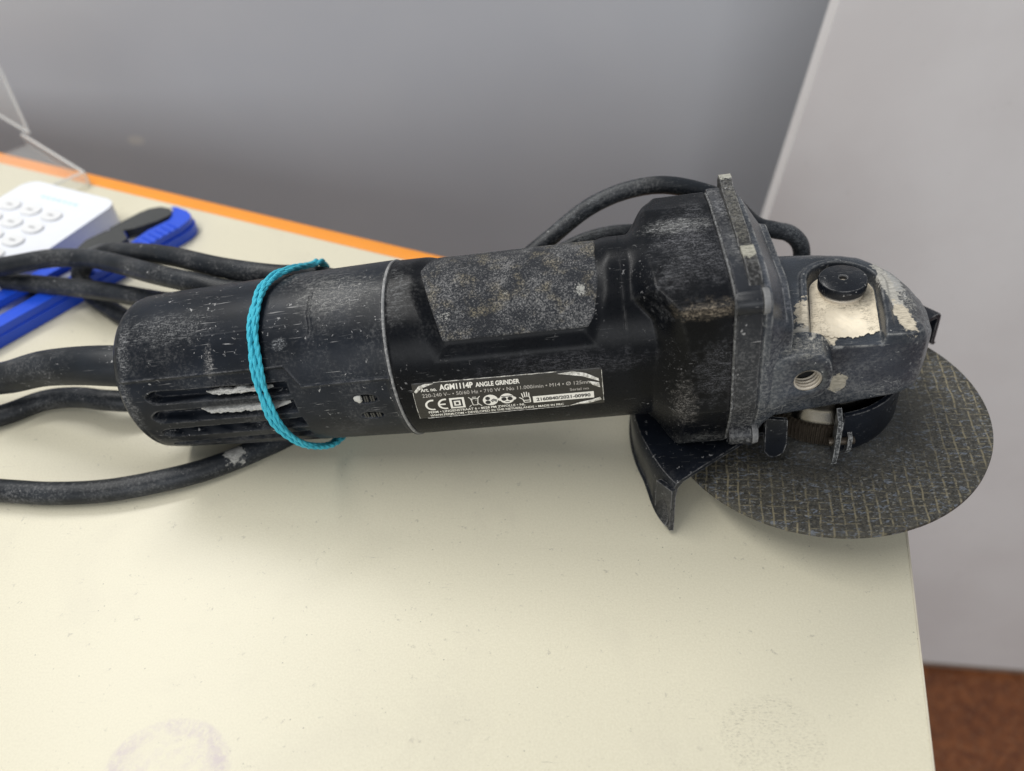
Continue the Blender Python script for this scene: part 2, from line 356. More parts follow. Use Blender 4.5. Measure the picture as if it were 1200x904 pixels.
# ------------------------------------------------------------------ setting: floor, wall, board, table
s = NT('red_brown_speckled_floor')
v1 = s.voro(0.045, 'SMOOTH_F1'); n1 = s.noise(0.06, 5, 0.65, 1.2); n2 = s.noise(0.25, 4, 0.6)
col = s.mix(s.rng(n1, 0.35, 0.65), (0.12, 0.032, 0.008), (0.24, 0.078, 0.022))
col = s.mix(s.math('MULTIPLY', s.rng(n2, 0.56, 0.68), 0.6), col, (0.36, 0.23, 0.14))
m_floor = s.done(col, 0.45)
o = obj('floor', [(-2500, -1500, -740), (2500, -1500, -740), (2500, 2500, -740), (-2500, 2500, -740)], [(0, 1, 2, 3)], m_floor, smooth=False); tag(o, kind='structure')
s = NT('grey_painted_wall')
n1 = s.noise(0.004, 4, 0.6); n2 = s.noise(0.03, 5, 0.6)
col = s.mix(s.rng(n1, 0.3, 0.7), (0.46, 0.474, 0.503), (0.49, 0.50, 0.522))
col = s.mix(s.math('MULTIPLY', s.blob((-464, 430, -74.4), (9, 30, 5.5), n2, 0.4), 0.5), col, (0.70, 0.67, 0.60))
m_wall = s.done(col, 0.42, 0, s.bump(s.noise(0.1, 3), 0.1, 0.3))
b = bmesh.new(); prism(b, [(-2500, 430), (2500, 430), (2500, 470), (-2500, 470)], -740, 190)
tag(from_bm('wall', b, m_wall, smooth=False), kind='structure')

s = NT('pale_laminate_board')
n1 = s.noise(0.008, 4, 0.6); n2 = s.noise(0.05, 5, 0.7)
col = s.mix(s.rng(n1, 0.3, 0.7), (0.65, 0.625, 0.61), (0.70, 0.68, 0.665))
col = s.mix(s.math('MULTIPLY', s.rng(n2, 0.62, 0.75), 0.25), col, (0.30, 0.27, 0.24))
m_board = s.done(col, 0.5)
brd = empty('cabinet_side', (70, 262, -740))
def board_uv(u, v_, d):      # u along the board, v up, d depth behind the face; the left edge leans slightly
    ux, uy = 0.9959, -0.0909
    x = u * ux - d * uy; y = u * uy + d * ux
    return (x, y, v_)
def leftx(v_): return (v_ - 690) * 0.0485
b = bmesh.new()
V = [b.verts.new(board_uv(*q)) for q in [(leftx(14), 14, 0), (900, 14, 0), (900, 905, 0), (leftx(905), 905, 0), (leftx(14), 14, 18), (900, 14, 18), (900, 905, 18), (leftx(905), 905, 18)]]
for f_ in [(0, 1, 2, 3), (7, 6, 5, 4), (0, 3, 7, 4), (1, 5, 6, 2), (3, 2, 6, 7), (0, 4, 5, 1)]: b.faces.new([V[i] for i in f_])
bevel(b, 1.5, 2)
from_bm('board', b, m_board, brd)
b = bmesh.new()
V = [b.verts.new(board_uv(*q)) for q in [(leftx(0), 0, 2), (900, 0, 2), (900, 14, 2), (leftx(0), 14, 2), (leftx(0), 0, 16), (900, 0, 16), (900, 14, 16), (leftx(0), 14, 16)]]
for f_ in [(0, 1, 2, 3), (7, 6, 5, 4), (0, 3, 7, 4), (1, 5, 6, 2), (3, 2, 6, 7), (0, 4, 5, 1)]: b.faces.new([V[i] for i in f_])
from_bm('bottom_seal', b, plain('grey_brown_seal', (0.22, 0.17, 0.13), 0.7), brd)
tag(brd, 'pale grey-pink upright board of a cabinet behind the table corner', 'board')
# small dark bracket at the right rim of the picture on the board
s = NT('cream_speckled_laminate')
n1 = s.noise(1.3, 3, 0.7); n2 = s.noise(0.10, 5, 0.7); n3 = s.noise(0.35, 4, 0.7, 0.3, s.mapv(loc=(8, 3, 1)))
col = s.mix(s.rng(n1, 0.3, 0.7), (0.62, 0.575, 0.435), (0.68, 0.635, 0.49))
sm = s.noise(0.018, 6, 0.7, 0.6)
col = s.mix(s.math('MULTIPLY', s.rng(sm, 0.50, 0.72), 0.16), col, (0.46, 0.42, 0.34))
hairs = s.noise(0.5, 3, 0.6, 1.2, s.mapv(rot=(0, 0, 0.9), scale=(0.12, 2.0, 1)))
g = s.math('MULTIPLY', s.math('MAXIMUM', s.rng(n3, 0.63, 0.68), s.rng(hairs, 0.70, 0.74)), s.rng(n2, 0.44, 0.60, 0, 0.42))
col = s.mix(g, col, (0.25, 0.23, 0.19))
sp = s.math('MULTIPLY', s.rng(s.voro(0.22, 'F1'), 0.075, 0.03), s.rng(s.noise(0.12, 3), 0.47, 0.58))
col = s.mix(s.math('MULTIPLY', sp, 0.6), col, (0.12, 0.11, 0.09))
def annulus(c, r0, r1, ns, amp, op, tint, lo=0.5, hi=0.62):
    global col
    d = s.length(s.mul(s.sub(s.P, (c[0], c[1], 0)), (1.0 / r1[0], 1.0 / r1[1], 0)))
    ringm = s.math('MULTIPLY', s.rng(d, 1.02, 0.94), s.rng(d, r0 - 0.12, r0 + 0.05))
    nn = s.noise(ns, 5, 0.75, 0.5, s.mapv(rot=(0, 0, 0.5), scale=(1, amp, 1)))
    ringm = s.math('MULTIPLY', ringm, s.rng(s.noise(0.07, 4, 0.7, 0.5, s.mapv(loc=(c[0], 3, 0))), 0.36, 0.60, 0.12, 1.0))

    col = s.mix(s.math('MULTIPLY', s.math('MULTIPLY', ringm, s.rng(nn, lo, hi)), op), col, tint)
annulus((-226, -133), 0.70, (20, 16), 0.5, 1.0, 0.27, (0.30, 0.20, 0.38), 0.36, 0.56)
annulus((-226, -133), 0.05, (19, 15), 0.35, 1.0, 0.20, (0.38, 0.28, 0.42), 0.40, 0.6)
annulus((-35, -124), 0.0, (17, 14), 0.7, 3.5, 0.5, (0.17, 0.15, 0.12), 0.50, 0.66)
annulus((-60, -122), 0.6, (12, 17), 0.8, 2.5, 0.25, (0.25, 0.22, 0.18), 0.52, 0.66)
rgh = s.rng(n1, 0.3, 0.7, 0.33, 0.46)
m_table = s.done(col, rgh, 0, s.bump(s.math('ADD', n1, s.math('MULTIPLY', s.noise(0.5, 2), 0.6)), 0.22, 0.16))
tbl = empty('table', (-300, -100, -740))
T0 = np.array([-300, -100, -740.0])
cor_o = np.array([63.2, 52.8]); back = np.array([-0.9273, 0.3743]); right = np.array([-0.2665, -0.9638]); cor = cor_o + right * 13.5 / 0.993
# table outline (world mm): corner, along the back edge to the left, front
poly = [cor, cor + back * 950, cor + back * 950 + right * 620, cor + right * 620]
b = bmesh.new(); prism(b, [(p[0] - T0[0], p[1] - T0[1]) for p in poly], 740 - 26, 740)
bevel(b, 0.35, 1)
from_bm('tabletop', b, m_table, tbl)
# texture coordinates of the tabletop are relative to the table's own origin -> shift in the material
mp = [n for n in m_table.node_tree.nodes if n.type == 'VECT_MATH' and n.operation == 'SCALE'][0]
addn = m_table.node_tree.nodes.new('ShaderNodeVectorMath'); addn.operation = 'ADD'; addn.inputs[1].default_value = (-300, -100, -740)
for l_ in list(mp.outputs[0].links):
    m_table.node_tree.links.new(addn.outputs[0], l_.to_socket)
m_table.node_tree.links.new(mp.outputs[0], addn.inputs[0])
m_or = plain('orange_edging', (0.86, 0.30, 0.02), 0.35, 0, 0.06)
nb = np.array([-back[1], back[0]]); nb = nb if nb @ right < 0 else -nb
def edging(name, p0, d, ln, nout, thick, mat, rnd=True):
    prof = [(0.0, 0.15), (thick * 0.55, 0.15), (thick * 0.82, -0.5), (thick * 0.95, -2.0), (thick, -5), (thick, -22), (thick * 0.9, -24.8), (thick * 0.5, -26), (0.0, -26)]
    b = bmesh.new(); R0 = []
    for q in (0, ln):
        R0.append([b.verts.new(((p0 + d * q + nout * (a + 0.02))[0] - T0[0], (p0 + d * q + nout * (a + 0.02))[1] - T0[1], z + 740)) for a, z in prof])
    n = len(prof)
    for i in range(n): b.faces.new((R0[0][i], R0[0][(i + 1) % n], R0[1][(i + 1) % n], R0[1][i]))
    b.faces.new(R0[0]); b.faces.new(R0[1][::-1])
    return from_bm(name, b, mat, tbl, True, 50)
edging('edge_band', cor, back, 950, nb, 13.5, m_or)
nr = np.array([right[1], -right[0]]); nr = nr if nr @ back < 0 else -nr
edging('edge_band', cor, right, 620, nr, 1.2, plain('cream_edging', (0.60, 0.55, 0.43), 0.5, 0, 0.15))
for (q, e) in ((0.14, 0.2), (0.84, 0.2)):
    c0 = cor + back * 950 * q + right * 60; c1 = cor + back * 950 * q + right * 560
    hw = back * 11
    b = bmesh.new(); prism(b, [tuple((p - T0[:2])) for p in (c0 - hw, c0 + hw, c1 + hw, c1 - hw)], 0, 713.5)
    from_bm('leg_panel', b, m_table, tbl, smooth=False)
tag(tbl, 'cream laminate table with an orange back edge and a smudged ring mark', 'table')

# ------------------------------------------------------------------ the angle grinder
G = bpy.data.objects.new('angle_grinder', None); C.objects.link(G); G.empty_display_size = 0.05
GM = Matrix(((0.987305, 0.043108, -0.152876, 0), (-0.037153, 0.998443, 0.041598, 0), (0.154432, -0.035390, 0.987369, 0.075), (0, 0, 0, 1)))
G.matrix_world = GM
tag(G, 'dusty worn black angle grinder lying on the table, paint scraped to cream on its head', 'angle grinder')
GI = GM.inverted()
def w2l(p): return tuple((GI @ (Vector(p) * MM)) / MM)

R = math.radians
def WH(x):
    x = np.asarray(x, float)
    w_ = np.interp(x, [-270, -255, -200, -160, -159.5, -72], [29.5, 30.2, 31.3, 31.8, 31.2, 30.6])
    h_ = np.interp(x, [-270, -255, -200, -160, -159.5, -72], [32.4, 33.6, 35.2, 36.2, 35.9, 35.6])
    return w_, h_
def surf(x, th, off):
    x = np.asarray(x, float); th = np.asarray(th, float); off = np.asarray(off, float)
    w_, h_ = WH(x); a = np.radians(th)
    dy = -np.cos(a) * w_; dz = np.sin(a) * h_; r = np.hypot(dy, dz)
    return np.stack([x, dy * (1 + off / r), dz * (1 + off / r)], -1)
OCT = [(0, 36.6), (21, 36.3), (33.2, 34.2), (34.6, 32), (34.8, -14), (26, -39), (0, -39.8)]
def polyrad(poly_half, a_y, a_z):
    """distance from the axis to a left-right symmetric section along direction (a_y, a_z)"""
    pts_ = [(y, z) for y, z in poly_half] + [(-y, z) for y, z in poly_half[::-1][1:-1]]
    n = len(pts_); best = None
    for i in range(n):
        p = pts_[i]; q = pts_[(i + 1) % n]; ex, ez = q[0] - p[0], q[1] - p[1]
        det = a_y * (-ez) - (-ex) * a_z
        if abs(det) < 1e-9: continue
        t = (p[0] * (-ez) - (-ex) * p[1]) / det; u = (a_y * p[1] - a_z * p[0]) / det
        if t > 0 and -1e-6 <= u <= 1 + 1e-6: best = t if best is None else min(best, t)
    return best
def chamf(poly_half, k): return [(y * k, z * k) for y, z in poly_half]

def sbox(v, a, b, e): return sstep(a - e, a + e, v) * (1 - sstep(b - e, b + e, v))

# ---- rear housing (vents, raised lip, end rounding)
xs = np.concatenate([np.linspace(-269.0, -262, 22), np.arange(-261.6, -160.0, 0.42), [-159.9]])
ths = np.linspace(-180, 180, 721)[:-1]
X2, TH = np.meshgrid(xs, ths, indexing='ij')
off = np.zeros_like(X2)
lip = np.interp(X2, [-270, -198.7, -193.8, -150], [32.6, 32.4, 18.6, 19.2])
dth = (TH - lip) * 0.6
side = (TH > -75).astype(float)
off += -0.75 * (1 - sstep(-0.5, 0.1, dth)) * sstep(-80, -70, TH) * sstep(-266, -264, X2) * (1 - sstep(-162, -160.5, X2))
off += 0.5 * np.exp(-(dth / 0.5) ** 2) * sstep(-266, -262, X2)
slots = [(-256.0, -199.5, 19.4, 18.2, 4.2), (-257, -199.0, 3.6, 4.8, 4.8), (-258, -198.5, -12.8, -10.0, 4.4), (-259, -199.5, -31.0, -24.8, 3.8), (-259, -200.5, -50, -40, 3.6)]
for (xa, xb, ta, tb, hw) in slots:
    tc_ = np.interp(X2, [xa, xb], [ta, tb]); hwv = hw * np.sqrt(np.clip((X2 - xa + 0.25) / 3.5, 0.02, 1))
    q = sbox(X2, xa, xb, 0.35) * (1 - sstep(hwv - 0.35, hwv + 0.25, np.abs(TH - tc_)))
    off += -5.5 * q
for (xc, tc_) in ((-171.4, 5.6), (-171.3, -8.4)):
    e = np.sqrt(((X2 - xc - (TH - tc_) * -0.05) / 4.3) ** 2 + ((TH - tc_) / 3.1) ** 2)
    off += -1.8 * (1 - sstep(0.85, 1.05, e))
off += -0.55 * np.exp(-((X2 + 187.6 + 0.6 * np.sin(TH * 0.2)) / 0.45) ** 2) * sbox(TH, 50, 66, 2)
off += 0.14 * np.exp(-(((TH - 57.3) * 0.6) / 0.25) ** 2) * sbox(X2, -264, -199, 2)     # mould line
off += -0.5 * np.exp(-((X2 + 187.5) / 0.35) ** 2) * sbox(TH, 66, 84, 2)
ed = np.clip((X2 + 269.0) / 7.0, 0, 1); off += -6.0 * (1 - np.sqrt(1 - (1 - ed) ** 2))
v = surf(X2, TH, off).reshape(-1, 3)
f = gridfaces(len(xs), len(ths), True, True)
nv = len(v); v = np.vstack([v, [[-270.5, 0, 0]], [[-159.9, 0, 0]]])
m_ = len(ths)
for j in range(m_):
    f.append((nv, j, (j + 1) % m_)); k0 = (len(xs) - 1) * m_; f.append((nv + 1, k0 + (j + 1) % m_, k0 + j))
obj('rear_housing', v, f, M['rear'], G)
# dried plaster in two vents
def crust(x0, x1, th, hw, ph):
    n, m = int((x1 - x0) / 0.35), 14
    V = []
    for i in range(n + 1):
        u = i / n; x = x0 + (x1 - x0) * u
        ww = hw * (0.25 + 0.75 * min(1, 4 * u, 6 * (1 - u) + 0.1)) * (0.8 + 0.35 * fbm(x * 0.25, ph))
        for j in range(m + 1):
            q = j / m * 2 - 1; t_ = th + ww * q + 0.5 * fbm(x * 0.2, ph + 9)
            hgt = -3.4 + (2.5 + 0.9 * fbm(x * 0.5, j * 0.7, ph)) * (1 - q ** 4) * min(1, 7 * u, 7 * (1 - u))
            V.append(surf(x, t_, hgt - 0.4))
    obj('dried_plaster', np.array(V), gridfaces(n + 1, m + 1, False, True), M['plaster'], G)
crust(-233, -206, 18.9, 3.0, 1.0); crust(-238, -201.5, 4.6, 3.2, 5.0)
# indicator windows: three little glossy nubs in each oval
for (xc, tc_) in ((-171.4, 5.6), (-171.3, -8.4)):
    b = bmesh.new()
    for k in (-1, 0, 1):
        p = surf(xc + k * 2.4, tc_ - k * 0.3, -1.3)
        for dx in (-0.45, 0.45):
            add_tube(b, [surf(xc + k * 2.4 + dx, tc_ - 2.2, -1.2), surf(xc + k * 2.4 + dx, tc_ + 2.2, -1.2)], 0.42, 8)
    from_bm('indicator_window', b, M['plaster'] if False else plain('glossy_nub', (0.03, 0.03, 0.03), 0.15), G)
b = bmesh.new(); bmesh.ops.create_icosphere(b, subdivisions=3, radius=1.6)
for q in b.verts:
    q.co *= 1 + 0.3 * fbm(q.co.x, q.co.y, q.co.z); q.co.y *= 0.6
    q.co += Vector(surf(-174.2, 6.2, -0.9).tolist())
from_bm('dried_plaster', b, M['plaster'], G)
# seam between the housings: pale dusty joint ring
b = bmesh.new(); add_tube(b, [surf(-159.7, t_, -0.25).tolist() for t_ in np.linspace(-180, 180, 161)[:-1]], 0.62, 8, True)
from_bm('joint_ring', b, worn_black('dusty_joint', base=(0.12, 0.12, 0.12), thr=0.40, dust=0.9, cloud=0.06, edges=0, seed=51, wear=(0.42, 0.41, 0.40)), G)

# ---- front housing
xs = np.concatenate([np.arange(-159.4, -76, 0.6), np.arange(-76, -42.4, 0.4), [-42.2, -42.0]])
ths = np.unique(np.round(np.concatenate([np.linspace(-180, 180, 481)[:-1]]), 3))
X2, TH = np.meshgrid(xs, ths, indexing='ij')
def xl(th): return np.interp(th, [20, 25.8, 49.8, 70, 90], [-142.5, -143.5, -146.7, -150, -152.6])
def xr(th): return np.interp(th, [20, 27, 58, 90], [-84.5, -85.0, -80.5, -79.0])
THm = np.where(TH > 90, 180 - TH, TH)
din = np.minimum(np.minimum(X2 - xl(THm), xr(THm) - X2), (THm - 24.5) * 0.62)
off = -1.4 * sstep(0, 7.0, din)
off += -0.4 * np.exp(-((X2 + 159.4) / 0.5) ** 2)
base = surf(X2, TH, off)
a = np.radians(TH); w_, h_ = WH(X2); dy = -np.cos(a) * w_; dz = np.sin(a) * h_; r0 = np.hypot(base[..., 1], base[..., 2])
w1, h1 = WH(-72.0); rp = np.array([polyrad(OCT, -math.cos(q) * float(w1) / math.hypot(math.cos(q) * float(w1), math.sin(q) * float(h1)), math.sin(q) * float(h1) / math.hypot(math.cos(q) * float(w1), math.sin(q) * float(h1))) for q in np.radians(ths)])
x1 = np.interp(THm, [-90, -60, -35, 0, 25, 38, 50, 90], [-61, -60.5, -58, -56, -56.5, -59, -65.5, -67])
x0 = x1 - np.interp(THm, [-90, 0, 40, 90], [9, 12, 8, 6])
t_ = sstep(0, 1, (X2 - x0) / (x1 - x0)); t_ = 0.5 * t_ + 0.5 * np.clip((X2 - x0) / (x1 - x0), 0, 1)
rr = r0 * (1 - t_) + rp[None, :] * t_
rr -= 0.5 * np.exp(-((X2 + 42.0) / 0.5) ** 2)
v = np.stack([X2, base[..., 1] / r0 * rr, base[..., 2] / r0 * rr], -1).reshape(-1, 3)
m_ = len(ths); f = gridfaces(len(xs), m_, True, True); nv = len(v); v = np.vstack([v, [[-159.4, 0, 0]], [[-42, 0, 0]]])
for j in range(m_):
    f.append((nv, j, (j + 1) % m_)); k0 = (len(xs) - 1) * m_; f.append((nv + 1, k0 + (j + 1) % m_, k0 + j))
obj('front_housing', v, f, M['front'], G, auto=60)

# ---- grip pad
n, m = 120, 150; V = []
for j in range(m + 1):
    th = 36.8 + (143.2 - 36.8) * j / m; tm = 180 - th if th > 90 else th
    a0 = np.interp(tm, [37, 77, 90], [-139.6, -145.6, -147.6]); a1 = np.interp(tm, [37, 44, 65, 90], [-88.4, -85.2, -83.3, -84.0])
    for i in range(n + 1):
        e = min(i, n - i, j, m - j)
        V.append(surf(a0 + (a1 - a0) * i / n, th, -2.6 if e == 0 else (-0.95 if e == 1 else -0.75 + (0.1 * fbm(i * .5, j * .5)))))
obj('grip_pad', np.array(V), gridfaces(m + 1, n + 1, False, False), M['pad'], G)

# ---- rating label with its print
LU, LV = 67.6, 18.0
def lab(u, v_, off=0.0):      # u to the right 0..LU, v down 0..LV (mm)
    fu = u / LU; fv = v_ / LV
    x = (-153.1 + 67.7 * fu) * (1 - fv) + (-154.3 + 68.5 * fu) * fv
    th = (13.6 - 1.2 * fu) * (1 - fv) + (-15.5 - 0.6 * fu) * fv
    return surf(x, th, 0.10 + off)
n, m = 100, 40
V = [lab(LU * i / n, LV * j / m, 0.05 * fbm(i * .15, j * .3) if 0 < i < n and 0 < j < m else -0.1) for j in range(m + 1) for i in range(n + 1)]
s = NT('black_label_film')
nn = s.noise(0.5, 4, 0.6)
m_label = s.done(s.mix(nn, (0.010, 0.009, 0.008), (0.018, 0.016, 0.014)), 0.38, 0, s.bump(s.noise(0.25, 3, 0.6, 1.0), 0.5, 0.4))
label = obj('rating_label', np.array(V), gridfaces(m + 1, n + 1, False, True), m_label, G)
m_print = plain('off_white_print', (0.80, 0.77, 0.70), 0.6, 0, 0.10, 0.6)
m_printdim = plain('faded_print', (0.48, 0.45, 0.41), 0.6, 0, 0.2, 0.6)
m_ink = plain('black_ink', (0.015, 0.015, 0.015), 0.6)
def project(name, me_pts, faces, mat, off=0.07):
    return obj(name, np.array([lab(p[0], p[1], off) for p in me_pts]), faces, mat, label, smooth=False)
def text(txt, u0, vb, width, cap, mat, bold=0.0, off=0.07):
    cu = bpy.data.curves.new('t', 'FONT'); cu.body = txt; cu.size = 1.0; cu.offset = bold; cu.resolution_u = 3; cu.fill_mode = 'FRONT'
    o_ = bpy.data.objects.new('t', cu); C.objects.link(o_)
    bpy.context.view_layer.update()
    dg = bpy.context.evaluated_depsgraph_get(); me = bpy.data.meshes.new_from_object(o_.evaluated_get(dg))
    P = np.array([q.co[:] for q in me.vertices]); F = [list(p.vertices) for p in me.polygons]
    bpy.data.objects.remove(o_); bpy.data.curves.remove(cu)
    sx = width / (P[:, 0].max() - P[:, 0].min()); sy = cap / 0.69
    Q = np.stack([u0 + (P[:, 0] - P[:, 0].min()) * sx, vb - P[:, 1] * sy], -1)
    bpy.data.meshes.remove(me)
    return project('lettering', Q, F, mat, off)
text('Art. no.', 3.0, 3.75, 5.9, 1.5, m_print, 0.02)
text('AGM1114P', 9.9, 3.6, 12.2, 2.25, m_print, 0.035)
text('ANGLE GRINDER', 23.0, 3.55, 15.8, 1.85, m_print, 0.03)
text('220-240 V~ \u2022 50/60 Hz \u2022 710 W \u2022 N\u2080 11.000/min \u2022 M14 \u2022 \u00d8 125mm'.replace('\u2080', 'o'), 3.2, 6.4, 60.5, 1.6, m_printdim, 0.0)
text('Serial no', 56.0, 9.2, 6.6, 1.25, m_printdim)
text('FERM \u2022 LINGENSTRAAT 6 \u2022 8028 PM ZWOLLE \u2022 NL', 4.0, 14.9, 35.5, 1.25, m_print, 0.02)
text('WWW.FERM.COM \u2022 DEVELOPED IN THE NETHERLANDS \u2022 MADE IN PRC', 4.2, 16.9, 49.0, 1.25, m_print, 0.02)
def quad(u0, v0, u1, v1, mat, name='print_block', off=0.05):
    nu = max(2, int((u1 - u0) / 1.0)); nvv = max(2, int((v1 - v0) / 0.8)); P = []
    for j in range(nvv + 1):
        for i in range(nu + 1): P.append((u0 + (u1 - u0) * i / nu, v0 + (v1 - v0) * j / nvv))
    return project(name, P, gridfaces(nvv + 1, nu + 1, False, True), mat, off)
quad(42.6, 10.4, 64.2, 13.9, m_print, 'serial_box')
text('2160840/2021-00990', 43.8, 13.0, 19.2, 1.65, m_ink, 0.03, 0.11)
def arcs(name, items, mat, off=0.07):
    P, F = [], []
    for (cu_, cv_, r0_, r1_, a0, a1) in items:
        n = 22; k0 = len(P)
        for i in range(n + 1):
            a_ = R(a0 + (a1 - a0) * i / n)
            P.append((cu_ + r0_ * math.cos(a_), cv_ + r0_ * math.sin(a_))); P.append((cu_ + r1_ * math.cos(a_), cv_ + r1_ * math.sin(a_)))
        for i in range(n): F.append((k0 + 2 * i, k0 + 2 * i + 1, k0 + 2 * i + 3, k0 + 2 * i + 2))
    return project(name, P, F, mat, off)
def strokes(name, segs, wd, mat, off=0.07):
    P, F = [], []
    for (a_, b_) in segs:
        a_ = np.array(a_, float); b_ = np.array(b_, float); d = (b_ - a_) / np.linalg.norm(b_ - a_); n_ = np.array([-d[1], d[0]]) * wd / 2
        k0 = len(P); P += [tuple(a_ - n_), tuple(a_ + n_), tuple(b_ + n_), tuple(b_ - n_)]; F.append((k0, k0 + 1, k0 + 2, k0 + 3))
    return project(name, P, F, mat, off)
cv = 10.4
arcs('ce_mark', [(6.2, cv, 2.0, 2.75, 75, 285), (10.9, cv, 2.0, 2.75, 75, 285)], m_print); strokes('ce_mark', [((8.3, cv), (11.0, cv))], 0.7, m_print)
quad(12.6, 7.7, 18.0, 13.1, m_print, 'double_square_symbol', 0.05); quad(13.45, 8.5, 17.15, 12.3, m_ink, 'double_square_symbol', 0.08)
quad(14.1, 9.15, 16.5, 11.65, m_print, 'double_square_symbol', 0.11); quad(14.75, 9.8, 15.85, 11.0, m_ink, 'double_square_symbol', 0.14)
strokes('crossed_bin_symbol', [((19.6, 8.0), (24.0, 13.0)), ((23.8, 7.9), (19.4, 13.1)), ((20.2, 8.9), (23.2, 8.9)), ((20.4, 8.9), (20.9, 12.2)), ((23.0, 8.9), (22.6, 12.2)), ((20.9, 12.2), (22.6, 12.2)), ((21.0, 8.2), (22.4, 8.2))], 0.28, m_print)
arcs('read_manual_symbol', [(27.4, cv, 0.0, 2.75, 0, 360)], m_print)
arcs('read_manual_symbol', [(26.5, cv - 1.0, 0, 0.85, 0, 360), (26.4, cv + 1.0, 0, 0.95, 0, 360)], m_ink, 0.11)
strokes('read_manual_symbol', [((27.6, cv + 0.3), (28.7, cv - 0.5)), ((28.7, cv - 0.4), (29.8, cv + 0.3)), ((27.8, cv + 0.9), (28.7, cv + 0.3)), ((28.7, cv + 0.3), (29.6, cv + 0.9))], 0.45, m_ink, 0.11)
arcs('goggles_symbol', [(33.4, cv - 0.1, 0.0, 2.6, 0, 360), (30.9, cv, 0, 0.8, 0, 360), (35.9, cv, 0, 0.8, 0, 360)], m_print)
arcs('goggles_symbol', [(32.3, cv, 0, 0.95, 0, 360), (34.5, cv, 0, 0.95, 0, 360)], m_ink, 0.11)
strokes('goggles_symbol', [((31.4, cv - 1.3), (35.4, cv - 1.3)), ((32.6, cv + 1.5), (34.2, cv + 1.5))], 0.35, m_ink, 0.11)
strokes('glove_symbol', [((37.8, 10.3), (39.0, 11.4)), ((38.8, 8.3), (39.2, 10.6)), ((39.7, 7.8), (39.9, 10.4)), ((40.6, 7.8), (40.6, 10.4)), ((41.4, 8.3), (41.3, 10.6)),
                         ((39.0, 11.4), (39.4, 13.2)), ((39.4, 13.2), (41.6, 13.2)), ((41.6, 13.2), (41.5, 10.4)), ((39.2, 12.1), (41.5, 12.1))], 0.36, m_print)
# clear film peeling at the label corners, its white highlights painted as pale colour
s = NT('film_painted_highlights')
m_film = s.done(s.mix(s.rng(s.noise(0.8, 4, 0.7), 0.35, 0.65), (0.34, 0.32, 0.28), (0.82, 0.79, 0.72)), 0.22, 0, s.bump(s.noise(0.8, 3, 0.6, 1.5), 0.9, 0.5))
def film(pts_, name='peeling_film'):
    n = len(pts_); c = np.mean(np.array(pts_), 0); P = [tuple(c)] + pts_
    V = [lab(c[0], c[1], 0.55)] + [lab(p[0], p[1], 0.12 + 0.2 * random.random()) for p in pts_]
    obj(name, np.array(V), [(0, 1 + i, 1 + (i + 1) % n) for i in range(n)], m_film, label, smooth=False)
film([(0.6, 3.4), (1.2, 4.1), (3.0, 2.6), (5.4, 1.1), (8.2, 0.5), (5.0, 0.4), (2.5, 1.2)])
film([(52, 0.9), (57.5, 0.5), (62.0, 1.6), (66.2, 4.3), (66.4, 5.6), (62.5, 3.3), (58.0, 1.6)])
film([(66.3, 6.2), (66.6, 8.6), (64.2, 7.2), (62.4, 5.0)])
film([(66.3, 13.6), (66.8, 15.3), (62.0, 16.8), (57.0, 17.0), (55.0, 17.4), (58.5, 15.9), (63.2, 14.9)])
edge_pts = []
for (a_, b_, nseg) in (((8, 0.15), (52, 0.15), 46), ((0.1, 4), (0.15, 17.5), 16), ((67.5, 1), (67.5, 16), 16), ((3, 17.8), (55, 17.9), 50)):
    b = bmesh.new()
    pp = [lab(a_[0] + (b_[0] - a_[0]) * i / nseg + 0.12 * fbm(i * .7, 3), a_[1] + (b_[1] - a_[1]) * i / nseg + 0.16 * fbm(i * .5, 1), 0.02).tolist() for i in range(nseg + 1)]
    add_tube(b, pp, [0.05 + 0.13 * max(0, fbm(i * 0.33, a_[0]) + 0.45) for i in range(nseg + 1)], 6)
    from_bm('label_border', b, m_film, label)

# ---- bearing ring, rib, gear-case flange
NA = 200
def octring(x, k=1.0, poly=OCT, dz=0.0):
    r_ = []
    for j in range(NA):
        a_ = 2 * PI * j / NA; rad_ = polyrad(poly, -math.cos(a_), math.sin(a_))
        r_.append(rad_)
    k5 = np.hanning(9); k5 /= k5.sum(); r_ = np.convolve(np.array(r_[-4:] + r_ + r_[:4]), k5, 'valid')
    return [(x, -math.cos(2 * PI * j / NA) * r_[j] * k, math.sin(2 * PI * j / NA) * r_[j] * k + dz) for j in range(NA)]
loft('bearing_ring', [octring(-41.8, .965), octring(-41.6, 0.998), octring(-41.2, 1.006), octring(-33.8, 1.004), octring(-33.3, 0.99), octring(-33.2, .96)][::-1], M['ring'], G, auto=25)
b = bmesh.new(); add_tube(b, octring(-41.9, 0.999), 0.5, 6, True)
from_bm('joint_ring', b, worn_black('dusty_joint_line', base=(0.06, 0.06, 0.06), thr=0.36, dust=0.8, cloud=0.05, edges=0, seed=61, wear=(0.33, 0.33, 0.33)), G)
def polyloft(name, poly_yz, x0, x1, mat, bev=0.6):
    b = bmesh.new(); prism(b, poly_yz, x0, x1, lambda y, z, x: (x, y, z)); bevel(b, bev, 2)
    return from_bm(name, b, mat, G)
polyloft('raised_rib', [(34.5, 32), (35.0, 37.5), (32.8, 40.6), (29.5, 40.9), (25, 39.2), (17, 39.0), (5, 38.7), (-6, 38.4), (-8, 37.2), (-10.5, 37.2), (-12, 38.7), (-18, 38.6), (-25.5, 37.4), (-31, 34), (-25, 33), (25, 33)], -37.2, -33.0, M['fin'], 0.7)
GB = [(0, 27.5), (18, 27.5), (30.5, 19), (31.5, 0), (31, -14), (27, -27), (0, -29)]
GA = [(0, 36), (21, 35.8), (33, 32.5), (34.2, 28), (34.2, -15), (25.5, -38), (0, -39)]
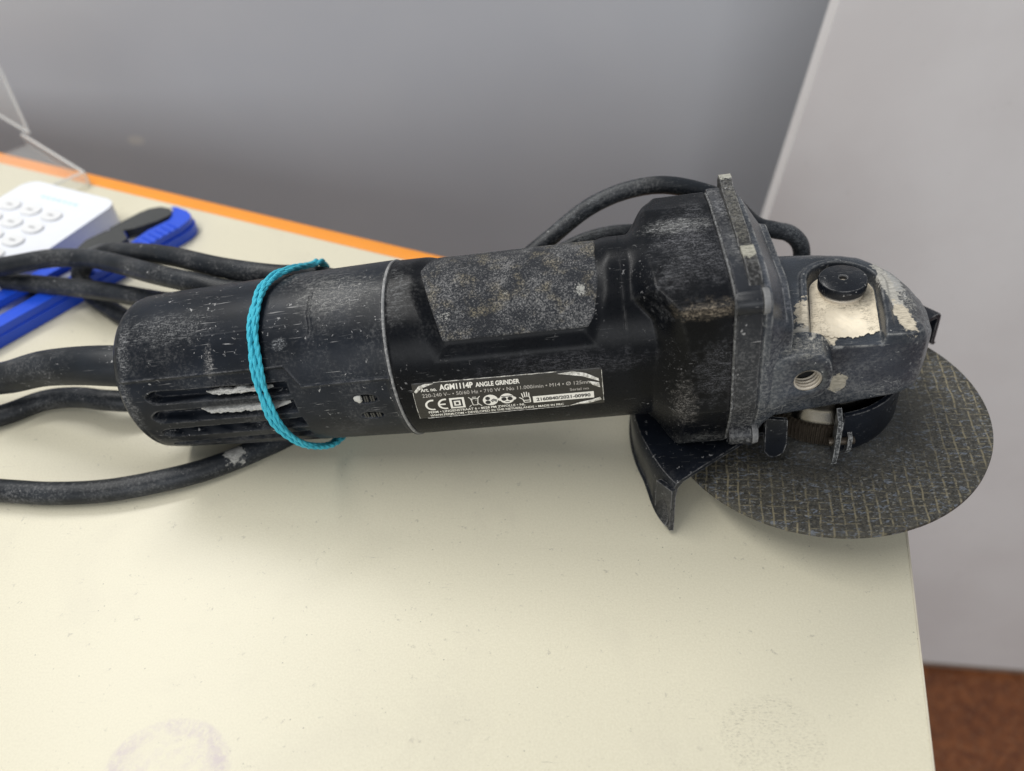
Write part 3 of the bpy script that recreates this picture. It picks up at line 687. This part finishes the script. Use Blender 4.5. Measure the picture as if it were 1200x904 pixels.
def rlerp(A, B, t): return [(a_[0] * (1 - t) + b_[0] * t, a_[1] * (1 - t) + b_[1] * t, a_[2] * (1 - t) + b_[2] * t) for a_, b_ in zip(A, B)]
r0_ = octring(-33.1, .98, GA); r1_ = octring(-32.5, 1.0, GA); r2_ = octring(-30.5, 1.0, GA); r3_ = octring(-24.8, 1.0, GB); r4_ = octring(-22.6, 0.985, GB); r5_ = octring(-22.2, 0.93, GB)
loft('gear_case_flange', [r0_, r1_, rlerp(r1_, r2_, 1.0), rlerp(r2_, r3_, 0.45), r3_, r4_, r5_][::-1], M['gear'], G, auto=28)
# screws at the four corners
scr_bm_mat = M['steel']
for (y, z) in ((-31.6, 30.6), (30.6, 32.0), (-29.5, -31.5), (29, -31)):
    b = bmesh.new(); solid_lathe(b, [(3.8, -41.8), (4.1, -41.2), (4.1, -34.0), (3.7, -33.6)], c=(y, z), seg=28, axis='x')
    bs = from_bm('screw_boss', b, M['ring'], G)
    b = bmesh.new(); solid_lathe(b, [(4.3, -33.6), (4.4, -33.0), (4.0, -31.6), (2.4, -31.0)], c=(y, z), seg=28, axis='x')
    from_bm('screw', b, worn_black('worn_screw', base=(0.10, 0.10, 0.10), thr=.4, dust=.7, edges=.8, seed=2), G)

# ---- gear head
PLAN = [(-27, -26), (17, -26.6), (22.5, -25.2), (26.8, -19), (28.8, -8), (28.6, 4), (25.8, 13), (21, 20), (15.5, 25.5), (8, 27.6), (-27, 28)]
def planrad(c, a_):
    ax_, ay_ = math.cos(a_), math.sin(a_); n = len(PLAN); best = None
    for i in range(n):
        p = PLAN[i]; q = PLAN[(i + 1) % n]; ex, ey = q[0] - p[0], q[1] - p[1]; px, py = p[0] - c[0], p[1] - c[1]
        det = ax_ * (-ey) + ex * ay_
        if abs(det) < 1e-9: continue
        t = (px * (-ey) + ex * py) / det; u = (ax_ * py - ay_ * px) / det
        if t > 0 and -1e-6 <= u <= 1 + 1e-6: best = t if best is None else min(best, t)
    return best
NB = 420; c0 = (3.0, 1.0)
angs = [2 * PI * j / NB for j in range(NB)]
rad_ = np.array([planrad(c0, a_) for a_ in angs])
ker = np.hanning(11); ker /= ker.sum(); rad_ = np.convolve(np.concatenate([rad_[-5:], rad_, rad_[:5]]), ker, 'valid')
px = c0[0] + rad_ * np.cos(angs); py = c0[1] + rad_ * np.sin(angs)
front = sstep(-20, -25, py)     # 1 along the front side
def plateau(x, y): return 7.4 - 0.055 * (x + 5)
rimz = np.where(py < 0, np.interp(px, [-27, 0, 22, 27], [7.0, 4.6, 2.8, 0.4]), np.interp(px, [-27, 0, 14, 22, 27], [6.5, 4.0, 1.0, -0.8, -0.6]))
rimz = np.convolve(np.concatenate([rimz[-8:], rimz, rimz[:8]]), np.hanning(17) / np.hanning(17).sum(), 'valid')
bw = 0.03 + 0.27 * (1 - front) ; bw = np.convolve(np.concatenate([bw[-8:], bw, bw[:8]]), np.hanning(17) / np.hanning(17).sum(), 'valid')
bc = np.array([3.0, 4.2]); pdv = np.array([-0.205, -0.979]); pn_ = np.array([-pdv[1], pdv[0]])
def pocket(x, y):
    q = np.array([x, y]) - bc; al = q @ pdv; ac = abs(q @ pn_)
    d = ac if al > 0 else math.hypot(al, ac)
    return d
rings = []
botz = np.interp(px, [-27, 0, 16, 24, 30], [-29.5, -25.2, -22.6, -20.5, -19.0])
for (k, fz) in ((0.90, 0.0), (0.965, 0.03), (0.99, 0.08), (1.0, 0.16), (1.004, 0.5), (1.0, 0.9), (0.997, 0.965)):
    rings.append([(c0[0] + rad_[j] * k * math.cos(angs[j]), c0[1] + rad_[j] * k * math.sin(angs[j]), botz[j] + (rimz[j] - botz[j]) * fz) for j in range(NB)])
pocket_faces_flag = []
nr_ = 110
for i in range(nr_ + 1):
    t = 0.99 * (1 - i / nr_) + 0.004
    ring = []
    for j in range(NB):
        x = c0[0] + rad_[j] * t * math.cos(angs[j]); y = c0[1] + rad_[j] * t * math.sin(angs[j])
        e = (0.994 - t) / bw[j]
        z = rimz[j] + (plateau(x, y) - rimz[j]) * float(np.sin(min(max(e, 0), 1) * PI / 2))
        d = pocket(x, y)
        q = np.array([x, y]) - bc; al = float(q @ pdv)
        floor_ = 2.7 + 0.3 * min(1, max(0, al / 20))
        inside = 1 - float(sstep(11.2, 12.2, d))
        lipz = 1.1 * float(sstep(11.8, 12.6, d) * (1 - sstep(14.0, 15.4, d))) * float(sstep(26, 20, al))
        z = z + lipz * min(1, max(0.25, e))
        z = z * (1 - inside) + min(z, floor_) * inside
        ring.append((x, y, z))
    rings.append(ring)
v = np.array([p for r_ in rings for p in r_]); f = gridfaces(len(rings), NB, True)
f.append([NB * (len(rings) - 1) + j for j in range(NB)]); f.append([j for j in range(NB)][::-1])
gh = obj('gear_head', v, f, M['gear'], G, auto=50)
# bare cream floor of the recess
V, F = [], []
n, m = 60, 50
hgt = []
for i in range(n + 1):
    for j in range(m + 1):
        al = -11.0 + 37.0 * i / n
        hw_ = 11.0 if al > 0 else math.sqrt(max(0.01, 11.0 ** 2 - al ** 2))
        ragged = 27.0 + 1.8 * fbm(j * 0.22, 3.3) - 3.0 * sstep(0.5, 1.0, j / m)
        al2 = al if al < 0 else al * (ragged / 26.0) * 0.965
        ac = (j / m * 2 - 1) * hw_
        p = bc + pdv * al2 + pn_ * ac
        V.append((p[0], p[1], 3.06 + 0.12 * fbm(i * 0.3, j * 0.3) + 0.3 * min(1, max(0, al2 / 20)) - 0.02))
obj('bare_metal_recess', np.array(V), gridfaces(n + 1, m + 1, False, False), M['pocket'], G)
# spindle lock button
lb = bmesh.new()
solid_lathe(lb, [(6.4, 3.0), (6.4, 4.6), (7.9, 4.7), (8.3, 5.1), (8.4, 8.3), (8.1, 8.9), (7.5, 9.2), (1.6, 9.3), (1.3, 9.0), (1.25, 7.6), (0.05, 7.6)], c=(0, 0), seg=72)
for q in lb.verts: q.co += Vector((3.0, 4.6, 0))
from_bm('spindle_lock_button', lb, M['button'], G, auto=30)
b = bmesh.new(); solid_lathe(b, [(1.2, 7.7), (0.3, 7.75)], c=(3.0, 4.6), seg=16); from_bm('button_pin', b, M['thread'], G)
b = bmesh.new(); solid_lathe(b, [(7.3, 2.9), (7.3, 4.2), (6.9, 4.5)], c=(2.8, 3.6), seg=48); from_bm('button_collar', b, M['thread'], G)

# ---- side handle boss with threaded hole
BO = [(-31.5, -19.5), (-23.5, -15.0), (-16, -13.4), (-11.8, -12.2), (-9.0, -8.4), (-8.6, -2), (-10.0, 3.4), (-13.0, 6.8), (-17.9, 8.2), (-25.5, 7.0), (-29.5, 3.0)]
hc = (-16.6, -4.4); hr = 4.7
def inpoly_rad(a_):
    n = len(BO); best = 1e9
    for i in range(n):
        p = BO[i]; q = BO[(i + 1) % n]; ex, ey = q[0] - p[0], q[1] - p[1]; px_, py_ = p[0] - hc[0], p[1] - hc[1]
        det = math.cos(a_) * (-ey) + ex * math.sin(a_)
        if abs(det) < 1e-9: continue
        t = (px_ * (-ey) + ex * py_) / det; u = (math.cos(a_) * py_ - math.sin(a_) * px_) / det
        if t > 0 and -1e-6 <= u <= 1.000001: best = min(best, t)
    return best
n = 120; ang2 = [2 * PI * i / n for i in range(n)]
rb = np.array([inpoly_rad(a_) for a_ in ang2]); rb = np.convolve(np.concatenate([rb[-3:], rb, rb[:3]]), np.hanning(7) / np.hanning(7).sum(), 'valid')
def br(kout, y, inner=None):
    return [(hc[0] + (inner if inner else rb[i] + kout) * math.cos(ang2[i]), y, hc[1] + (inner if inner else rb[i] + kout) * math.sin(ang2[i])) for i in range(n)]
rings = [br(2.2, -24.5), br(1.1, -27.5), br(0.5, -30.0), br(0.2, -32.0), br(-0.3, -33.0), br(-1.2, -33.3), br(0, -33.25, hr + 0.5), br(0, -32.9, hr)]
v = np.array([p for r_ in rings for p in r_]); obj('handle_boss', v, gridfaces(len(rings), n, True, True), M['gear'], G, auto=40)
rings = []
for i in range(41):
    y = -33.0 + 6.6 * i / 40
    rings.append([(hc[0] + (hr - 0.25 - 0.35 * math.cos(2 * PI * (y / 1.5 - a_ / (2 * PI)))) * math.cos(a_), y, hc[1] + (hr - 0.25 - 0.35 * math.cos(2 * PI * (y / 1.5 - a_ / (2 * PI)))) * math.sin(a_)) for a_ in ang2])
v = np.array([p for r_ in rings for p in r_]); obj('threaded_hole', v, gridfaces(len(rings), n, True, True), M['thread'], G)
b = bmesh.new(); solid_lathe(b, [(4.7, -26.6), (4.7, -26.3)], c=hc, seg=32, axis='y'); from_bm('hole_bottom', b, M['hole_shade'], G)  # black cap painting the dark depth of the hole

# ---- spindle collar, knurled ring, disc, flange
b = bmesh.new(); solid_lathe(b, [(20, -23), (22.5, -26), (23.0, -28.5), (22.2, -30.5), (22.6, -33), (24.0, -35.6), (24.2, -37.2), (22.5, -38.4)][::-1], seg=96)
from_bm('steel_collar', b, M['steel'], G)
b = bmesh.new(); rings = []
for z, k in ((-50, 0.93), (-49.2, 1), (-46.8, 1.0), (-46.5, 1.0), (-38.8, 1.0), (-38.3, 0.95)):
    rings.append([b.verts.new(((23.5 + (0.95 if (j % 4) in (0, 1) and -47 < z < -38.5 else 0)) * k * math.cos(2 * PI * j / 400), (23.5 + (0.95 if (j % 4) in (0, 1) and -47 < z < -38.5 else 0)) * k * math.sin(2 * PI * j / 400), z)) for j in range(400)])
for i in range(len(rings) - 1):
    for j in range(400): b.faces.new((rings[i][j], rings[i][(j + 1) % 400], rings[i + 1][(j + 1) % 400], rings[i + 1][j]))
b.faces.new(rings[0][::-1]); b.faces.new(rings[-1])
from_bm('knurled_ring', b, M['rusty'], G, auto=20)
DZ = -54.6
b = bmesh.new()
def dish(r_): return 3.6 * (1 - float(sstep(21, 31, r_)))
prof = [(rr_, DZ + 1.1 + dish(rr_)) for rr_ in [11, 16, 20, 22, 24, 26, 28, 30, 32, 36, 42, 48, 54, 59, 61.8]] + [(62.5, DZ + 0.8), (62.5, DZ - 0.8)] + [(rr_, DZ - 1.1 + dish(rr_)) for rr_ in [61.8, 54, 42, 32, 28, 24, 20, 11]]
rg_ = lathe(b, prof, seg=240); 
for j in range(240): b.faces.new((rg_[-1][j], rg_[-1][(j + 1) % 240], rg_[0][(j + 1) % 240], rg_[0][j]))
from_bm('abrasive_disc', b, M['disc'], G, auto=40)
b = bmesh.new(); solid_lathe(b, [(17, -62), (19, -61.2), (19, -58), (12, -57), (12, -45)], seg=64); from_bm('clamping_nut', b, M['rusty'], G)

# ---- guard: plate sector with rim
def guard():
    a0, a1 = R(34), R(215); n = 150; th_ = 1.8
    prof = []
    P = []
    def ring(a_):
        u = (a_ - a0) / (a1 - a0); endf = float(sstep(0.90, 1.0, u)); e2 = float(sstep(0.05, 0.0, u))
        fl = 3.6 * endf; drop = 3.0 * float(sstep(0.82, 1.0, u))
        zt = -41.0; ro = 76.2
        ro = ro + 1.0 * endf - 4.2 * float(sstep(0.35, 0.0, u))
        dd = float(sstep(0.55, 0.85, u))
        zb = -59.5 - 2.5 * dd
        outer = [(24.5, -47.5), (29, -47.2), (33, -44.0), (40, -42.3), (60, -41.2), (ro - 4, zt), (ro - 1.2, zt - 0.6), (ro, zt - 2.4), (ro + 0.3 + fl * 0.4, zt - 9), (ro + 0.3 + fl, zb + 1.5), (ro + 1.4 + fl, zb + 0.3), (ro + 1.2 + fl, zb - 0.4)]
        inner = [(ro - 0.4 + fl, zb - 0.3), (ro - th_ + fl, zb + 1.6), (ro - th_ + fl * 0.4, zt - 9), (ro - th_, zt - 3.4), (ro - 4, zt - th_), (60, -41.2 - th_), (40, -42.3 - th_), (33, -44 - th_), (29, -47.2 - th_), (24.5, -47.5 - th_)]
        return [(r_ * math.cos(a_), r_ * math.sin(a_), z) for r_, z in outer + inner]
    rings = [ring(a0 + (a1 - a0) * i / n) for i in range(n + 1)]
    return loft('disc_guard', rings, M['guard'], G, (True, True), 35)
guard()
# tip of the rim, bent outwards
b = bmesh.new()
V = [b.verts.new(p) for p in [(-62.5, -44.5, -43.5), (-64.2, -45.5, -43.5), (-66.0, -47.8, -64.2), (-64.2, -47.4, -65.0), (-68.5, -37.0, -61.8), (-70.4, -37.8, -61.5), (-67.5, -38.5, -44), (-69.3, -39.2, -44)]]
for f_ in [(0, 1, 2, 3), (7, 6, 4, 5)[::1], (1, 7, 5, 2), (0, 3, 4, 6), (0, 6, 7, 1), (3, 2, 5, 4)]: b.faces.new([V[i] for i in f_])
bevel(b, 0.5, 2); from_bm('guard_tip', b, M['guard'], G)
# clamp band round the collar with two ears and lever tab
def band(name, a0, a1, r_, z0, z1, t, mat, n=40):
    rings = [[((r_ + q) * math.cos(a_), (r_ + q) * math.sin(a_), z) for q, z in ((0, z0), (t, z0), (t, z1), (0, z1))] for a_ in [R(a0 + (a1 - a0) * i / n) for i in range(n + 1)]]
    return loft(name, rings, mat, G, (True, True), 30)
b = bmesh.new(); n = 44
rings = []
for i in range(n + 1):
    u = i / n; a_ = R(-90 + 78 * u); z1 = -29.5 + 3.0 * u; z0 = -49.5 + 3 * u
    rings.append([((25.6 + q) * math.cos(a_), (25.6 + q) * math.sin(a_), z) for q, z in ((0, z0), (1.2, z0), (2.0, z0 + 3.0), (1.9, z0 + 3.6), (1.9, z1), (0, z1))])
loft('guard_clamp', rings, M['guard'], G, (True, True), 30)
b = bmesh.new(); solid_lathe(b, [(1.5, -0.3), (1.5, 0.15)], seg=24)
a_ = R(-42); Mx = Matrix.Translation(Vector((27.5 * math.cos(a_), 27.5 * math.sin(a_), -33.5))) @ Matrix.Rotation(a_, 4, 'Z') @ Matrix.Rotation(PI / 2, 4, 'Y')
b.transform(Mx); from_bm('clamp_hole_shade', b, M['hole_shade'], G)  # flat black disc standing for the shade of a hole
def plate(name, pts3, nrm, t, mat, bev=0.5):
    b = bmesh.new(); nrm = Vector(nrm).normalized() * t
    a_ = [b.verts.new(Vector(p)) for p in pts3]; c_ = [b.verts.new(Vector(p) + nrm) for p in pts3]; k = len(pts3)
    for i in range(k): b.faces.new((a_[i], a_[(i + 1) % k], c_[(i + 1) % k], c_[i]))
    b.faces.new(a_[::-1]); b.faces.new(c_); bevel(b, bev, 2)
    return from_bm(name, b, mat, G)
m_ear = worn_black('worn_clamp_ear', base=(0.02, 0.022, 0.026), thr=0.35, dust=0.6, edges=1.0, seed=71, wear=(0.42, 0.42, 0.41))
plate('clamp_ear', [(-2.2, -24.5, -28), (-3.0, -30.5, -30), (-3.4, -32.5, -44), (-3.2, -31.5, -51), (-2.6, -29, -52), (-2.0, -25, -46)], (1, 0.05, 0), 1.8, m_ear, 0.5)
plate('clamp_ear', [(2.2, -25.0, -38), (1.8, -30.0, -38.5), (1.6, -31.0, -44), (1.7, -29.0, -48), (2.0, -25, -46)], (1, 0.05, 0), 1.6, m_ear, 0.5)
b = bmesh.new(); solid_lathe(b, [(1.5, -4.5), (1.6, -4.0), (1.6, 4.5), (1.4, 4.8)], c=(-28, -42), seg=20, axis='x'); from_bm('clamp_screw', b, M['rusty'], G)
plate('lever_tab', [(-27.5, -23.5, -30), (-20.0, -25.2, -30), (-19.6, -26.0, -42), (-20.6, -26.4, -46.5), (-23, -26.4, -48.5), (-25.6, -26.0, -48.6), (-27.4, -25.2, -46.5)], (0.15, -1, 0), 1.6, M['guard'], 0.6)

# ---- cord sleeve and power cord
sl = [w2l(p) for p in [(-262, 9.8, 37), (-283, 9.8, 38.5), (-300, 12.5, 36), (-318, 16, 31), (-336, 18.5, 24), (-352, 20, 20)]]
sp_ = spline(sl, 12)
b = bmesh.new(); add_tube(b, [p.tolist() for p in sp_], list(np.interp(np.linspace(0, 1, len(sp_)), [0, 0.25, 0.6, 1], [8.8, 8.4, 7.6, 6.6])), 28)
from_bm('cord_sleeve', b, M['cord'], G)
b = bmesh.new(); solid_lathe(b, [(15, -266), (14.5, -271), (11.5, -274), (9.5, -274.5)], seg=48, axis='x'); from_bm('sleeve_seat', b, M['rear'], G)
cord = [(-350, 20, 20.5), (-372, 22, 13), (-400, 32, 7), (-430, 60, 6), (-440, 90, 10), (-412, 100, 19),
        (-379.6, 99.2, 24), (-352.1, 100.6, 28), (-328.3, 95.5, 31), (-306, 82, 37), (-283, 66, 43.5), (-258.9, 55, 46.2), (-238.2, 50, 45.2), (-200, 48, 47), (-160, 45, 50),
        (-135, 45, 51), (-117.8, 50, 56.5), (-103.0, 58, 64.8), (-84.8, 66, 76.4), (-67.2, 68, 83.7), (-49.9, 66, 86.3), (-28.5, 62, 81.6), (-14, 62, 70), (-5, 62, 67), (2.5, 63, 64.5), (8, 62.5, 60), (10.8, 62, 53), (10, 61, 46),
        (6, 62, 42), (-12, 64, 45), (-35, 64, 56), (-50, 65, 62.5), (-67, 66, 63.5), (-83.9, 65, 60.8), (-102.7, 60, 53.6), (-125, 53, 44), (-160, 50, 42), (-200, 53, 50),
        (-222.1, 52, 52.5), (-248.6, 62, 49.4), (-279.7, 80, 43.2), (-310.4, 99.0, 32.5), (-332, 109, 24.5), (-346, 112, 15.0), (-347, 107, 8.5), (-337, 96.5, 5.0), (-322, 85, 4.6), (-304.9, 72.5, 4.6),
        (-290, 55, 4.8), (-279, 36, 5.6), (-284, 20, 8), (-298, 17.5, 10), (-315, 22, 7.5), (-331.6, 22.4, 5), (-347.3, 13.5, 4.6), (-375, 2, 4.6), (-400, -12, 4.6), (-395, -27, 4.6), (-365, -28, 4.6),
        (-340, -27.0, 4.6), (-323, -28.3, 4.6), (-305.5, -29.5, 4.6), (-284.9, -28.5, 4.6), (-265.5, -24.3, 4.6), (-246.3, -17.8, 4.6), (-227.4, -7.3, 4.6), (-212, 5.6, 4.6), (-205, 30, 4.8), (-212, 55, 8),
        (-232, 63, 20), (-255, 62, 31), (-276, 60, 31.5), (-294, 72, 24), (-324.3, 85.8, 18.5), (-356.6, 96.3, 14.2), (-387.4, 103, 12), (-420, 108, 9), (-455, 112, 5), (-500, 90, 4.6)]
cp = [w2l(p) for p in cord]
cs = spline(cp, 9)
b = bmesh.new(); add_tube(b, [p.tolist() for p in cs], [4.75 - 1.05 * float(sstep(-190, -90, p[0])) for p in cs], 18)
s_cord = from_bm('power_cord', b, M['cord'], G)
# ------------------------------------------------------------------ string
pth = []
for (x, th, off_) in [(-202.2, 116, 1.0), (-204.8, 98, 1.0), (-206.6, 83, 1.0), (-207.4, 62, 1.0), (-207.6, 41, 1.0), (-207.5, 20, 1.0), (-207.2, -2, 1.3), (-205.4, -25, 1.0), (-202.2, -45, 1.0), (-199, -62, 1.0), (-197.5, -90, 1.0), (-198, -120, 1.0)]:
    pth.append(surf(x, th, off_ + 0.7))
loc_ = lambda p: np.array(w2l(p))
for p in [(-202, 52, 28), (-201, 60, 40), (-201.5, 60.5, 50), (-202, 55, 56.8), (-202.5, 47, 61)]: pth.append(loc_(p))
path = spline(pth, 14, True); path = [np.array(p) for p in path]; n = len(path)
s = NT('teal_twisted_twine')
fz = s.math('MULTIPLY', s.noise(1.6, 3, 0.7), s.rng(s.noise(0.12, 3, 0.6), 0.3, 0.6, 0.55, 1.1))
m_str = s.done(s.mix(fz, (0.015, 0.33, 0.46), (0.07, 0.52, 0.64)), 0.75, 0, s.bump(s.noise(2.5, 2), 0.6, 0.3))
st = bpy.data.objects.new('string', None); C.objects.link(st); st.matrix_world = GM.copy(); st.empty_display_size = 0.02
tag(st, 'turquoise twisted string tied round the grinder handle and its folded cord', 'string')
b_all = []
for k in range(4):
    pts_ = []
    for i in range(n):
        t_ = path[(i + 1) % n] - path[i - 1]; t_ /= np.linalg.norm(t_)
        rad_v = np.array([0, path[i][1] - 10 * 0, path[i][2]]); rad_v = rad_v / np.linalg.norm(rad_v); rad_v -= t_ * (rad_v @ t_); rad_v /= np.linalg.norm(rad_v)
        sd = np.cross(t_, rad_v)
        ph = 2 * PI * (k / 4) + 2 * PI * 3 * i / n
        spread = 1.45 + 0.75 * math.sin(2 * PI * i / n * 3 + 1.3 + k) * 0.5
        pts_.append((path[i] + sd * math.cos(ph) * spread + rad_v * (math.sin(ph) * 0.55 + 0.45)).tolist())
    b = bmesh.new()
    # each strand is itself two plies
    for q in (0, 1):
        pl = []
        for i in range(n):
            t_ = np.array(pts_[(i + 1) % n]) - np.array(pts_[i - 1]); t_ /= np.linalg.norm(t_)
            u_ = np.cross(t_, [1, 0.1, 0.2]); u_ /= np.linalg.norm(u_); w__ = np.cross(t_, u_)
            ph = PI * q + 2 * PI * 30 * i / n
            pl.append((np.array(pts_[i]) + 0.30 * (u_ * math.cos(ph) + w__ * math.sin(ph))).tolist())
        add_tube(b, pl, 0.66, 7, True)
    from_bm('strand', b, m_str, st)

# ------------------------------------------------------------------ utility knife
m_blue = plain('bright_blue_plastic', (0.012, 0.075, 0.62), 0.32, 0, 0.08)
m_dkg = plain('dark_rubber', (0.028, 0.030, 0.030), 0.6)
KN = empty('utility_knife', (-317, 172, 0), math.atan2(-0.826, -0.564))      # x axis runs from the head end towards the blade
tag(KN, 'blue and black snap-off utility knife partly under the loops of cord', 'knife')
def kn(name, poly_, z0, z1, mat, bev=0.8):
    b = bmesh.new(); prism(b, [(x, -y * 1.12) for x, y in poly_][::-1], z0, z1); bevel(b, bev, 3); return from_bm(name, b, mat, KN)
def rail(y0, y1):
    return [(4, y0), (150, y0), (150, y1), (4, y1)]
kn('handle_base', [(-5, -5), (-3.5, -9.5), (0, -12.6), (5, -14.3), (10, -14.8), (150, -12.5), (150, 12.5), (10, 14.6), (4, 13.6), (-1, 11), (-4, 6.5), (-5.2, 0)], 0.2, 6.0, m_blue, 1.5)
kn('handle_rail', [(-4, -4), (-2.6, -9), (1, -12), (8, -13.6), (150, -12), (150, -4.6), (36, -4.6), (22, -2.6), (8, -3.6), (0, 1.5), (-1.5, 6), (-3.2, 4)], 6.0, 10.5, m_blue, 1.2)
kn('handle_rail', [(30, 5.5), (150, 5), (150, 12), (30, 13)], 6.0, 10.5, m_blue, 1.2)
kn('end_cap', [(1.0, 3), (3, 9), (8, 12.4), (14, 13.6), (34, 13.8), (35, 9), (26, 3), (14, -1), (5, -2)], 6.0, 11.8, m_dkg, 1.4)
kn('blade_channel', [(22, -4.3), (150, -4.3), (150, 4.7), (22, 4.7)], 6.0, 7.2, plain('knife_steel', (0.45, 0.46, 0.48), 0.3, 1.0), 0.2)
kn('slider', [(36, -5), (52, -7), (58, -5), (62, 0), (58, 8), (50, 11), (38, 10), (32, 4)], 7.2, 14, m_dkg, 2.0)
for k in range(8): kn('grip_ridge', [(10 + k * 4.2, -14.9), (11.6 + k * 4.2, -14.9), (11.6 + k * 4.2, -5.5), (10 + k * 4.2, -5.5)], 10.3, 11.1, m_blue, 0.25)

# ------------------------------------------------------------------ white keypad device
DA = math.atan2(177.9 - 113.0, -361.6 + 388.4)      # direction of its right edge
DV = empty('card_terminal', (-355.5, 175.0, 0), DA - PI / 2)   # local +y along the right edge, -x to the left
tag(DV, 'small white keypad device with rounded buttons at the left rim', 'card terminal')
m_w = plain('white_plastic', (0.74, 0.755, 0.80), 0.38, 0, 0.03); 
def rrect(x0, y0, x1, y1, r_, n=6):
    out = []
    for (cx_, cy_, a_) in ((x1 - r_, y1 - r_, 0), (x0 + r_, y1 - r_, 90), (x0 + r_, y0 + r_, 180), (x1 - r_, y0 + r_, 270)):
        for i in range(n + 1): out.append((cx_ + r_ * math.cos(R(a_ + 90 * i / n)), cy_ + r_ * math.sin(R(a_ + 90 * i / n))))
    return out
b = bmesh.new(); prism(b, rrect(-68, -125, 2, 4, 9), 0.8, 14); bevel(b, 1.8, 4, 50); from_bm('case', b, m_w, DV)
m_btn = plain('soft_white_button', (0.70, 0.70, 0.70), 0.5, 0, 0.03); m_gr = plain('grey_print', (0.34, 0.34, 0.35), 0.6); m_te = plain('pale_teal_print', (0.45, 0.66, 0.68), 0.6)
for i in range(3):
    for j in range(5):
        x = -22.5 - 16.0 * i; y = -23.5 - 13.5 * j
        b = bmesh.new(); prism(b, rrect(x - 6.4, y - 4.8, x + 6.4, y + 4.8, 4.6), 13.6, 15.2); bevel(b, 1.3, 4, 50)
        bt = from_bm('button', b, m_btn, DV)
        b = bmesh.new(); prism(b, rrect(x - 2.2, y - 0.7, x + 2.2, y + 0.7, 0.4), 15.22, 15.26); from_bm('button_print', b, m_gr, bt, smooth=False)
for k in range(7):
    b = bmesh.new(); prism(b, rrect(-19 - k * 4.2 - 1.4, -9.6, -19 - k * 4.2 + 1.4, -7.6, 0.5), 14.02, 14.06); from_bm('faint_print', b, m_te, DV, smooth=False)

# ------------------------------------------------------------------ clear plastic box, open
def acrylic(name, op):
    g_ = bpy.data.materials.new(name); g_.use_nodes = True; nt = g_.node_tree; pb = nt.nodes['Principled BSDF']
    pb.inputs['Base Color'].default_value = (0.85, 0.85, 0.83, 1); pb.inputs['Roughness'].default_value = 0.12
    tr = nt.nodes.new('ShaderNodeBsdfTransparent'); tr.inputs[0].default_value = (0.99, 0.99, 0.985, 1)
    mx = nt.nodes.new('ShaderNodeMixShader'); mx.inputs[0].default_value = op
    nt.links.new(tr.outputs[0], mx.inputs[1]); nt.links.new(pb.outputs[0], mx.inputs[2]); nt.links.new(mx.outputs[0], nt.nodes['Material Output'].inputs[0])
    return g_
g = acrylic('clear_acrylic', 0.10); g_glint = acrylic('acrylic_edge_glint', 0.5)  # second one: half-opaque white painting the reflections along the box edges
CB = empty('clear_box', (-430, 240, 0), math.atan2(-45, 55))
tag(CB, 'open clear plastic box behind the white keypad device', 'box')
def slab(name, p, mat=g, bev=0.4):
    b = bmesh.new(); V = [b.verts.new(q) for q in p]
    for f_ in [(0, 1, 2, 3), (7, 6, 5, 4), (0, 4, 5, 1), (1, 5, 6, 2), (2, 6, 7, 3), (3, 7, 4, 0)]: b.faces.new([V[i] for i in f_])
    bevel(b, bev, 1, 20); return from_bm(name, b, mat, CB)
def boxs(x0, x1, y0, y1, z0, z1): return [(x0, y0, z0), (x1, y0, z0), (x1, y1, z0), (x0, y1, z0), (x0, y0, z1), (x1, y0, z1), (x1, y1, z1), (x0, y1, z1)]
slab('tray_bottom', boxs(-42, 42, -60, 10, 0.3, 2.0)); slab('tray_side', boxs(-42, 42, 8.2, 10, 2.05, 9)); slab('tray_side', boxs(40.2, 42, -60, 8.1, 2.05, 9))
lid = [(-42, 0, 8), (-44, 0, 8)]
slab('lid', [(-98, 12, 9.5), (-40, 12, 9.5), (-40, 14, 9.5), (-98, 14, 9.5), (-110, 18, 58), (-53, 18, 58), (-53, 20, 58), (-110, 20, 58)])

def rim(pts_, mat=g_glint):  # added white tubes standing for the light caught by the thin edges
    b = bmesh.new(); add_tube(b, pts_, 0.9, 8, False); from_bm('rim', b, mat, CB)
rim([(-42, 9.1, 9.4), (41, 9.1, 9.4), (41.1, -60, 9.4)]); rim([(41.1, 9.2, 0.5), (41.1, 9.2, 9.0)]); rim([(-98, 13, 9.6), (-40, 13, 9.6), (-53, 19, 58), (-110, 19, 58)])
